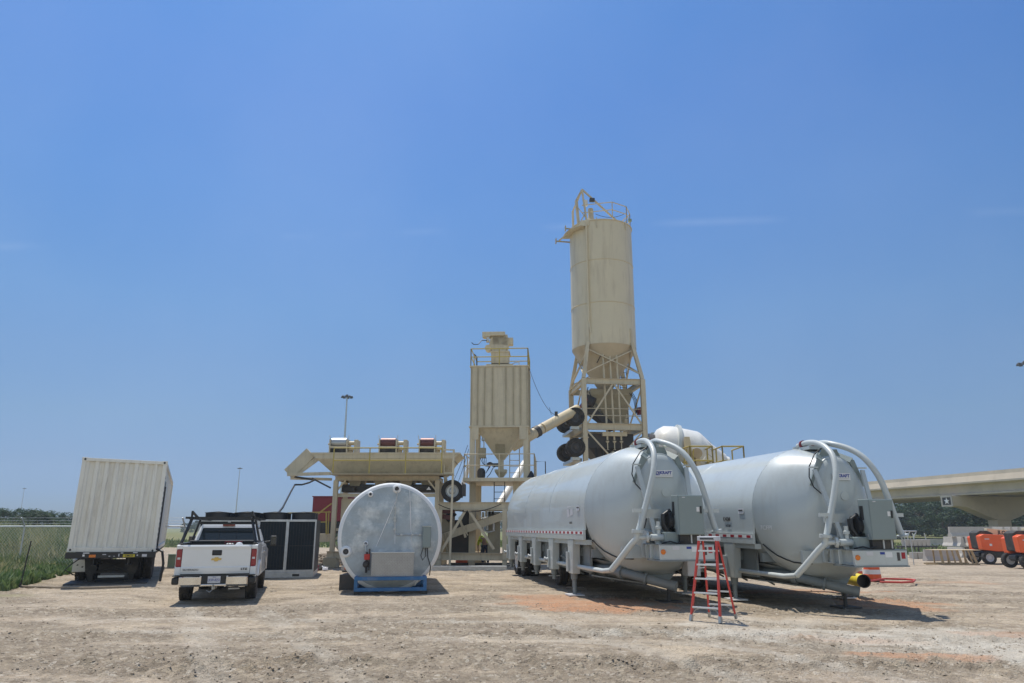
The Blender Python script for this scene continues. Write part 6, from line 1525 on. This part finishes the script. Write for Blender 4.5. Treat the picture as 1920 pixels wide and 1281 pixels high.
# ------------------------------------------------------------------ step ladder
def stepladder():
    F2 = V((3.86, 14.25, 0)); wv = V((-.80, .6, 0)); sv = V((.6, .8, 0))
    t = thing('stepladder', 'red fibreglass stepladder with grey steps standing open in front of the silo trailers', 'stepladder', F2, atan2(wv.y, wv.x))
    # local: x along width (to the left), y = -spread direction
    t.scale = (1, 1, .90); H = 1.72; W0, W1 = .58, .34; Sp = .86
    yb = lambda z: -(Sp/2-.05)*(z/H)             # front rails lean to the middle
    def front(s, z): x = W0/2+s*(W0/2+(W1-W0)/2*z/H); return V((x, -Sp/2*(z/H)*.86, z))
    def back(s, z): x = W0/2+s*(W0/2-.02+(W1-W0)/2*z/H); return V((x, -Sp+Sp/2*(z/H)*.9, z))
    for s in (-1, 1):
        r_ = MB().beam(front(s, .02), front(s, H-.05), .03, .075, up=(0, 1, 0)).build('front_rail', 'ladder_red', t, bev=.004)
        MB().beam(front(s, -.005), front(s, .12), .045, .09, up=(0, 1, 0)).build('foot', 'steel', r_)
        r_ = MB().beam(back(s, .02), back(s, H-.05), .026, .05, up=(0, 1, 0)).build('rear_rail', 'ladder_red', t, bev=.004)
        MB().beam(back(s, -.005), back(s, .10), .04, .06, up=(0, 1, 0)).build('foot', 'steel', r_)
        MB().beam(front(s, 1.05), back(s, 1.05), .012, .025).build('spreader', 'alu', t)
    for k in range(5):
        z = .285+k*.285
        a, b = front(-1, z), front(1, z)
        MB().bx(a.x+.015, b.x-.015, a.y-.05, a.y+.045, z-.03, z+.004).build('step', 'alu', t, bev=.004)
        a, b = back(-1, z), back(1, z)
        MB().bx(a.x+.012, b.x-.012, a.y-.018, a.y+.018, z-.03, z).build('rear_rung', 'alu', t)
    for s in (-1, 1):
        a = front(s, .25); b = front(s, .09); MB().tube([a+V((-s*.14, 0, 0)), a+V((-s*.06, 0, -.03)), a.lerp(b, .6)+V((-s*.03, 0, 0)), b], .011, 6).build('corner_brace', 'steel', t)
        a = back(s, .25); b = back(s, .12); MB().tube([a+V((-s*.14, 0, 0)), a.lerp(b, .5)+V((-s*.04, 0, 0)), b], .009, 6).build('corner_brace', 'steel', t)
    a = front(-1, H); b = front(1, H)
    c = MB().bx(a.x-.03, b.x+.03, -Sp/2-.10, -Sp/2+.12, H-.10, H).build('top_cap', 'plate', t, bev=.012)
    MB().bx(a.x+.03, b.x-.03, -Sp/2+.121, -Sp/2+.124, H-.07, H-.035).build('cap_label', 'dark_steel', c)
    return t
LD = stepladder()

# ------------------------------------------------------------------ barrels, hoses
def barrel(u, v, label, D=None):
    p = gq(u, v) if D is None else V((px(u, v, D).x, D, 0))
    t = thing('traffic_barrel', label, 'traffic barrel', (p.x, p.y, p.z), random.random()*3, 'orange and white traffic barrels')
    def band(z0, z1):
        r = lambda z: .285-.06*(z-.08)/.86
        return [(r(z0), z0), (r(z1), z1)]
    zs = [.08, .24, .26, .42, .44, .60, .62, .78, .80, .94]
    pr = []
    body = MB().lathe([(.285, .08), (.28, .24), (.27, .25), (.266, .42), (.256, .43), (.252, .60), (.242, .61), (.238, .78), (.228, .79), (.222, .92), (.19, .95), (.0, .95)], None, 36, cap=False).build('drum_body', 'barrel', t)
    for z0, z1, r0, r1 in ((.26, .41, .272, .268), (.62, .77, .244, .240)):
        MB().lathe([(r0, z0), (r1, z1)], None, 36, cap=False).build('white_band', 'white_tape', body)
    MB().lathe([(.24, 0), (.36, .0), (.38, .04), (.35, .08), (.285, .085)], None, 32, cap=False).build('base_ring', 'rubber', t)
    MB().bx(-.06, .06, -.015, .015, .95, 1.0).build('handle', 'barrel', t, bev=.01)
barrel(1603, 1084, 'orange and white traffic barrel behind the yellow hose, left one of the pair')
barrel(1637, 1091, 'orange and white traffic barrel beside the red hose, right one of the pair')
barrel(659, 1069, 'orange barrel half hidden by the left edge of the round tank', 30.5)
barrel(865, 1060, 'orange barrel lying in shade under the truss of the bin plant', 36.5)
pts = [px(1480, 1082, 22.6), px(1540, 1084, 22.4), px(1573, 1081, 21.6), px(1590, 1083.5, 20.9), px(1606, 1087, 20.3), px(1620, 1090, 19.8)]
t = thing('yellow_duct_hose', 'dusty yellow rubber hose with its black open end under the trailer nose', 'hose', gp(1590, 1100))
pp = [p for p in pts]; sm = []
for i in range(len(pp)-1):
    for f in range(6): sm.append(pp[i].lerp(pp[i+1], f/6))
sm.append(pp[-1])
rs = [.165+.006*sin(i*2.1) for i in range(len(sm))]
mb = MB().tube(sm, rs, 24, cap=False); o = mb.build('hose_wall', 'hose_yellow'); rep(o, t)
d = (sm[-1]-sm[-2]).normalized()
o = MB().tube([sm[-4], sm[-1]+d*.002], .150, 24, cap=False).tube([sm[-4], sm[-4]+d*.01], .15, 24).lathe([(.15, 0), (.172, 0), (.172, -.03)], rotM(d, sm[-1]+d*.004), 24, cap=False).build('hose_lining', 'black'); rep(o, t)
mb = MB().tube([gp(1628, 1092)+V((0, 0, .03)), gp(1660, 1087)+V((0, 0, .03)), gp(1700, 1088)+V((0, 0, .03)), gp(1716, 1090)+V((0, 0, .04)), gp(1712, 1093)+V((0, 0, .03)), gp(1690, 1094)+V((0, 0, .03)), gp(1650, 1093)+V((0, 0, .03))], .032, 8)
tag(mb.build('red_hose', 'hose_red'), 'flat red hose looped on the dirt beside the right barrel', 'hose')

# ------------------------------------------------------------------ boom lifts
def lift(u, v, Yd, label, yaw):
    p = gq(u, v)
    t = thing('boom_lift', label, 'boom lift', p, yaw, 'orange boom lifts')
    L, W_ = 2.6, 2.2
    MB().bx(-1.2, 1.2, .35, 1.85, .42, .85).bx(-1.5, 1.5, .75, 1.45, .5, .75).build('chassis', 'fan_black', t, bev=.04)
    for x in (-1.15, 1.15):
        for y, sg in ((.18, -1), (2.0, 1)): wheel(t, (x, y, .44), (0, sg, 0), .44, .34, rim_mat='plate', n=24)
    MB().cyl((0, 1.1, .85), (0, 1.1, .98), .5, n=24).build('turntable', 'white_tape', t)
    # counterweight side hood, swept
    poly = [(-1.55, .95), (-1.62, 1.85), (-1.35, 1.97), (-.2, 1.92), (1.0, 1.72), (1.25, 1.0), (1.1, .90), (-.6, .84)]
    hd = MB().prism([(x, 0, z) for x, z in poly], (0, .55, 0)).build('side_hood', 'lift_orange', t, bev=.05)
    MB().prism([(x, -.012, z) for x, z in ((-1.4, 1.72), (-1.3, 1.86), (-.2, 1.83), (.75, 1.66), (.7, 1.52), (-.2, 1.62))], (0, .014, 0)).build('hood_crease', 'lift_orange', hd, bev=.004)
    MB().bx(-1.35, -1.05, -.012, -.006, 1.62, 1.68).build('hood_decal', 'plate', hd); MB().bx(-1.08, -.92, -.012, -.006, 1.2, 1.34).build('hood_decal', 'white_tape', hd); MB().bx(.72, .88, -.012, -.006, 1.14, 1.26).build('hood_decal', 'plate', hd)
    MB().prism([(x, 0, z) for x, z in poly], (0, .55, 0)).build('side_hood', 'lift_orange', t, bev=.05).location = (.25, 1.65, -.1)
    MB().prism([(x, .6, z) for x, z in ((-1.45, 1.0), (-1.5, 2.05), (-1.25, 2.2), (-.8, 2.2), (-.4, 2.02), (-.3, 1.0))], (0, 1.0, 0)).build('engine_hood', 'black_dusty', t, bev=.06)
    bm = MB().beam((-.75, .85, 2.12), (2.5, .85, 1.82), .34, .46)
    b = bm.build('boom', 'cream', t, bev=.02)
    MB().beam((2.3, 1.1, 1.66), (3.2, 1.1, 1.2), .2, .3).build('jib', 'cream', t)
    text('JLG LIFT', .34, 'black', b, (.55, .672, 2.02), (pi/2, radians(5.3), 0), bold=.012)
    MB().tube([(-.6, .9, 1.6), (-.2, .9, 1.85)], .08, 10).build('lift_cylinder', 'black', t)
    return t
L1 = lift(1893, 1059, 38.0, 'left orange boom lift, its whole flank and near wheel in view', radians(-4))
L2 = lift(1972, 1068, 34.5, 'right orange boom lift, cut off by the edge of the picture', radians(-4))

# ------------------------------------------------------------------ concrete barriers
def barrier_mesh(L=3.05):
    pr = [(-.3, 0), (.3, 0), (.3, .08), (.15, .33), (.08, .81), (-.08, .81), (-.15, .33), (-.3, .08)]
    return MB().prism([(-L/2, y, z) for y, z in pr], (L, 0, 0))
def barrier(x, y, z, rz, label, L=3.05, flip=False):
    o = barrier_mesh(L).build('concrete_barrier', 'concrete', None, bev=.012); o.location = (x, y, z); o.rotation_euler = (pi if flip else 0, 0, rz)
    tag(o, label, 'concrete barrier', 'precast concrete barriers stacked behind the lifts'); return o
Yb = 64.0; GZ = -.64
bx_ = lambda u, Y=Yb: px(u, 1010, Y).x
barrier(bx_(1800), Yb, GZ+1.65, 0, 'top left barrier of the stack, above the blocks beside the left lift', 1.7)
barrier(bx_(1840), Yb, GZ+1.65, 0.0, 'long upper barrier lying above the boom arm of the left lift', 2.0)
for i, (u, lb) in enumerate(((1791, 'barrier end on beneath the top left barrier, farther from the lifts'), (1806, 'barrier end on beneath the top left barrier, nearer the lifts'))):
    barrier(bx_(u), Yb+.3, GZ+.82, pi/2, lb, 2.6)
for u, lb in ((1779, 'low barrier block with its pale end at the foot of the stack'), (1804, 'low barrier block right beside the left lift hood')):
    barrier(bx_(u), Yb-.8, GZ-.02, pi/2, lb, 2.2)
for i, u in enumerate((1866, 1880, 1894, 1909, 1924)):
    barrier(bx_(u), Yb+.2, GZ+1.65, pi/2, f'barrier seen end on above the lifts, {words[i]} from the left in its row', 3.0)
for i, u in enumerate((1828, 1848, 1870, 1893, 1915)):
    barrier(bx_(u), Yb+.5, GZ+.82, pi/2, f'lower barrier mostly behind the lifts, {words[i]} from the left', 3.0)
p = gq(1766, 1052); barrier(p.x, p.y, p.z, 0.05, 'long single barrier on the ground behind the wooden crate frame', 2.6)
p = gq(1728, 1024); barrier(p.x, p.y, p.z, 0.03, 'far barrier lying in the grass beyond the metal racks', 4.0)
p = gq(1765, 1024); barrier(p.x, p.y+2, p.z, 0.03, 'far pale barrier between the metal racks and the stack', 4.0)
# small precast blocks on racks
for row in (0, 1):
    for i in range(6 if row else 3):
        u = 1700+i*8 if row else 1712+i*10
        Y = 63.0 if row else 60.0
        p = px(u, 1040, Y); z0 = base_h(p.x, Y)
        o = MB().loft([[V((-.15, -.3, 0)), V((.15, -.3, 0)), V((.15, .3, 0)), V((-.15, .3, 0))], [V((-.19, -.3, .5)), V((.19, -.3, .5)), V((.19, .3, .5)), V((-.19, .3, .5))]], sm=False).build('precast_block', 'concrete', None, bev=.01)
        o.location = (p.x, Y, z0+(.92 if row else .0)); tag(o, f'small pale precast block, {words[i]} from left in the {"raised" if row else "ground"} row', 'block', 'precast blocks beyond the trailers')
RX = px(1720, 1040, 63).x
t = thing('steel_rack', 'grey galvanised rack holding the raised row of precast blocks', 'rack', (RX, 63, base_h(RX, 63)))
mb = MB().bx(-1.5, 1.6, -.35, .35, .8, .92)
for x in (-1.4, 0, 1.5): mb.bx(x-.04, x+.04, -.35, -.27, 0, .8).bx(x-.04, x+.04, .27, .35, 0, .8)
mb.build('shelf', 'dark_steel', t)
for x in (-1.1, -.6, -.1, .9): MB().beam((x, 0, 1.4), (x-.08, 0, 1.95), .06).build('upright', 'galv', t)
hp_ = px(1701, 1020, 50)
t = thing('wire_hopper', 'galvanised funnel shaped hopper frame right of the second cabinet', 'hopper', (hp_.x, 50, base_h(hp_.x, 50)))
a = px(1690, 996, 50)-t.location; b = px(1712, 996, 50)-t.location; c = px(1707, 1008, 50)-t.location; d = px(1696, 1008, 50)-t.location
mb = MB()
for y in (-.4, .4): mb.tube([V((a.x, y, a.z)), V((b.x, y, b.z))], .04, 8).tube([V((b.x, y, b.z)), V((c.x, y, c.z))], .035, 8).tube([V((a.x, y, a.z)), V((d.x, y, d.z))], .035, 8)
for q in (a, b): mb.tube([V((q.x, -.4, q.z)), V((q.x, .4, q.z))], .035, 8)
for q in (c, d): mb.tube([V((q.x, 0, q.z)), V((q.x, 0, 0))], .03, 8)
mb.build('frame', 'galv', t)
# timber crate frame with plywood top
def crate():
    p = gq(1790, 1059); t = thing('timber_crate', 'weathered timber crate frame with a plywood lid in front of the lifts', 'crate', p, radians(-5))
    w_ = 1.0
    MB().bx(-1.35, 1.5, -.6, .9, .93, .96).build('plywood_lid', 'plywood', t)
    for i, x in enumerate((-.95, -.5, -.15, .2, .6, .95, 1.2)):
        MB().beam((x, -.5, .05), (x-.08-.03*i, -.5, .93), .09 if i % 3 else .16, .04, up=(0, 1, 0)).build('stud', 'wood', t)
    for x in (-.9, 0, 1.1): MB().beam((x, .8, .05), (x, .8, .93), .09, .05, up=(0, 1, 0)).build('stud', 'wood', t)
    MB().bx(-1.0, 1.35, -.56, -.46, 0.0, .09).bx(-1.6, 1.2, .75, .85, 0, .09).bx(-1.9, -1.0, -.2, -.1, 0, .07).bx(-1.75, 1.0, .1, .18, .05, .13).build('base_rail', 'wood', t)
crate()

# ------------------------------------------------------------------ small things at the foot of the plant
def board(u, v, Y, w_, d_, rz, m, name, label, cat, h=.04):
    o = MB().bx(-w_/2, w_/2, -d_/2, d_/2, 0, h).build(name, m, None, bev=.005); p = px(u, v, Y); o.location = (p.x, Y, hgt(p.x, Y)); o.rotation_euler = (0, 0, rz); return tag(o, label, cat)
board(890, 1058, 37.0, 1.1, .5, .05, 'plywood', 'plywood_panel', 'pale plywood panel standing on edge under the truss beam', 'plywood', h=.55)
board(905, 1064, 35.6, 3.2, .5, 0, 'black_dusty', 'steel_plate', 'dark steel plate lying under the truss of the bin plant', 'plate', h=.1)
for i, (u, v, Y, s, m, lb) in enumerate(((596, 1050, 31.5, .22, 'black_dusty', 'black lump of gear beside the chiller skid corner'), (604, 1049, 31.8, .13, 'white_tape', 'white scrap left of the black lump near the bin leg'),
                         (611, 1051, 31.2, .12, 'plate', 'pale scrap nearest the foot of the bin leg'), (590, 1043, 30.5, .2, 'maroon', 'dark red canister behind the chiller end'))):
    mb = MB().lathe([(0, 0), (s*.9, .02), (s, s*.5), (s*.6, s*1.1), (s*.25, s*1.3), (0, s*1.35)], Matrix.Rotation(.15, 4, 'X'), 12)
    for k in range(3): mb.beam((s*.3*k-s*.4, -s*.2, s*.4), (s*.5*k-s*.2, s*.5, s*1.2), s*.3, s*.25)
    o = mb.build('site_scrap', m); o.location = px(u, v, Y); o.location.z = 0.0; tag(o, lb, 'scrap')
t = thing('spoil_heap', 'low heap of pale rubble behind the chiller and bin leg', 'heap', (px(603, 1045, 33.8).x, 34.6, 0)); COL.objects.unlink(t); bpy.data.objects.remove(t)
rn = random.Random(9); mb = MB(); cxp = px(606, 1045, 36).x
for i in range(260):
    a = rn.random()*6.28; r = rn.random()**.5; x = r*cos(a)*1.3; y = r*sin(a)*.8; z = .45*(1-r*r); s = .05+.1*rn.random()
    mb.lathe([(0, -s), (s*.9, -s*.3), (s, s*.2), (s*.4, s*.8), (0, s)], Matrix.Translation((x, y, z)) @ Matrix.Rotation(rn.random()*3, 4, 'X'), 6, sm=False)
o = mb.build('rubble_heap', 'stone'); o.location = (cxp, 36, 0); tag(o, 'low heap of pale rubble behind the left leg of the feed bin', 'rubble', kind='stuff')

# ------------------------------------------------------------------ worker bending down behind the truss
def worker():
    Y = 36.2; p = px(910, 1050, Y)
    t = thing('person', 'worker in a yellow hi-vis shirt and dark trousers bending down behind the truss beam', 'person', (p.x, Y, 0), radians(20))
    def skin(name, pts, edges, m, parent):
        me = bpy.data.meshes.new(name); me.from_pydata([q[0] for q in pts], edges, []); me.update(); me.materials.append(M[m])
        o = bpy.data.objects.new(name, me); COL.objects.link(o); o.parent = parent
        s = o.modifiers.new('skin', 'SKIN'); s.use_smooth_shade = True
        for i, q in enumerate(pts):
            r = q[1]; me.skin_vertices[0].data[i].radius = (r, r) if not isinstance(r, tuple) else r
        me.skin_vertices[0].data[0].use_root = True
        u = o.modifiers.new('subd', 'SUBSURF'); u.levels = 1; u.render_levels = 2
        return o
    hip = (0, 0, .88); ch = (0, .38, 1.18); nk = (0, .52, 1.24)
    pts = [(hip, .12), ((0, .18, 1.02), .12), (ch, .13), (nk, .055), ((0, .60, 1.24), .08), ((0, .66, 1.20), .085),
           ((-.19, .42, 1.16), .055), ((-.22, .50, .88), .042), ((-.18, .60, .66), .032), ((-.17, .62, .60), .03), ((-.17, .63, .53), .018),
           ((.19, .42, 1.16), .055), ((.22, .50, .88), .042), ((.18, .60, .66), .032), ((.17, .62, .60), .03), ((.17, .63, .53), .018),
           ((-.1, 0, .84), .09), ((-.14, .12, .48), .065), ((-.13, -.02, .1), .045), ((-.14, .16, .04), .035),
           ((.1, 0, .84), .09), ((.14, .12, .48), .065), ((.13, -.02, .1), .045), ((.14, .16, .04), .035)]
    E = [(0, 1), (1, 2), (2, 3), (3, 4), (4, 5), (2, 6), (6, 7), (7, 8), (8, 9), (9, 10), (2, 11), (11, 12), (12, 13), (13, 14), (14, 15), (0, 16), (16, 17), (17, 18), (18, 19), (0, 20), (20, 21), (21, 22), (22, 23)]
    skin('body', pts, E, 'skin', t)
    skin('shirt', [(pts[1][0], .145), (pts[2][0], .155), ((0, .48, 1.22), .09), (pts[6][0], .075), (pts[7][0], .06), (pts[11][0], .075), (pts[12][0], .06)], [(0, 1), (1, 2), (1, 3), (3, 4), (1, 5), (5, 6)], 'hivis', t)
    skin('trousers', [((0, .05, .93), .15), (pts[16][0], .115), (pts[17][0], .085), (pts[18][0], .07), (pts[20][0], .115), (pts[21][0], .085), (pts[22][0], .07)], [(0, 1), (1, 2), (2, 3), (0, 4), (4, 5), (5, 6)], 'denim', t)
    MB().bx(-.19, -.08, -.08, .24, .0, .1).bx(.08, .19, -.08, .24, 0, .1).build('boots', 'black_dusty', t, bev=.03)
    MB().lathe([(.125, 0), (.12, .05), (.09, .11), (.04, .14), (0, .145)], Matrix.Translation((0, .67, 1.22)) @ Matrix.Rotation(-.9, 4, 'X'), 20).build('hard_hat', 'hivis', t)
worker()

# ------------------------------------------------------------------ summer haze in the air
HZ = MB().bx(-420, 420, -60, 520, -3, 46).build('haze', 'concrete', None, kind='stuff')
hm = bpy.data.materials.new('haze'); hm.use_nodes = True; hm.node_tree.nodes.clear()
ho = hm.node_tree.nodes.new('ShaderNodeOutputMaterial'); hv = hm.node_tree.nodes.new('ShaderNodeVolumePrincipled')
hv.inputs['Color'].default_value = (0.80, 0.88, 0.96, 1); hv.inputs['Density'].default_value = 0.00055; hv.inputs['Anisotropy'].default_value = 0.2
hm.node_tree.links.new(hv.outputs[0], ho.inputs['Volume'])
HZ.data.materials.clear(); HZ.data.materials.append(hm)
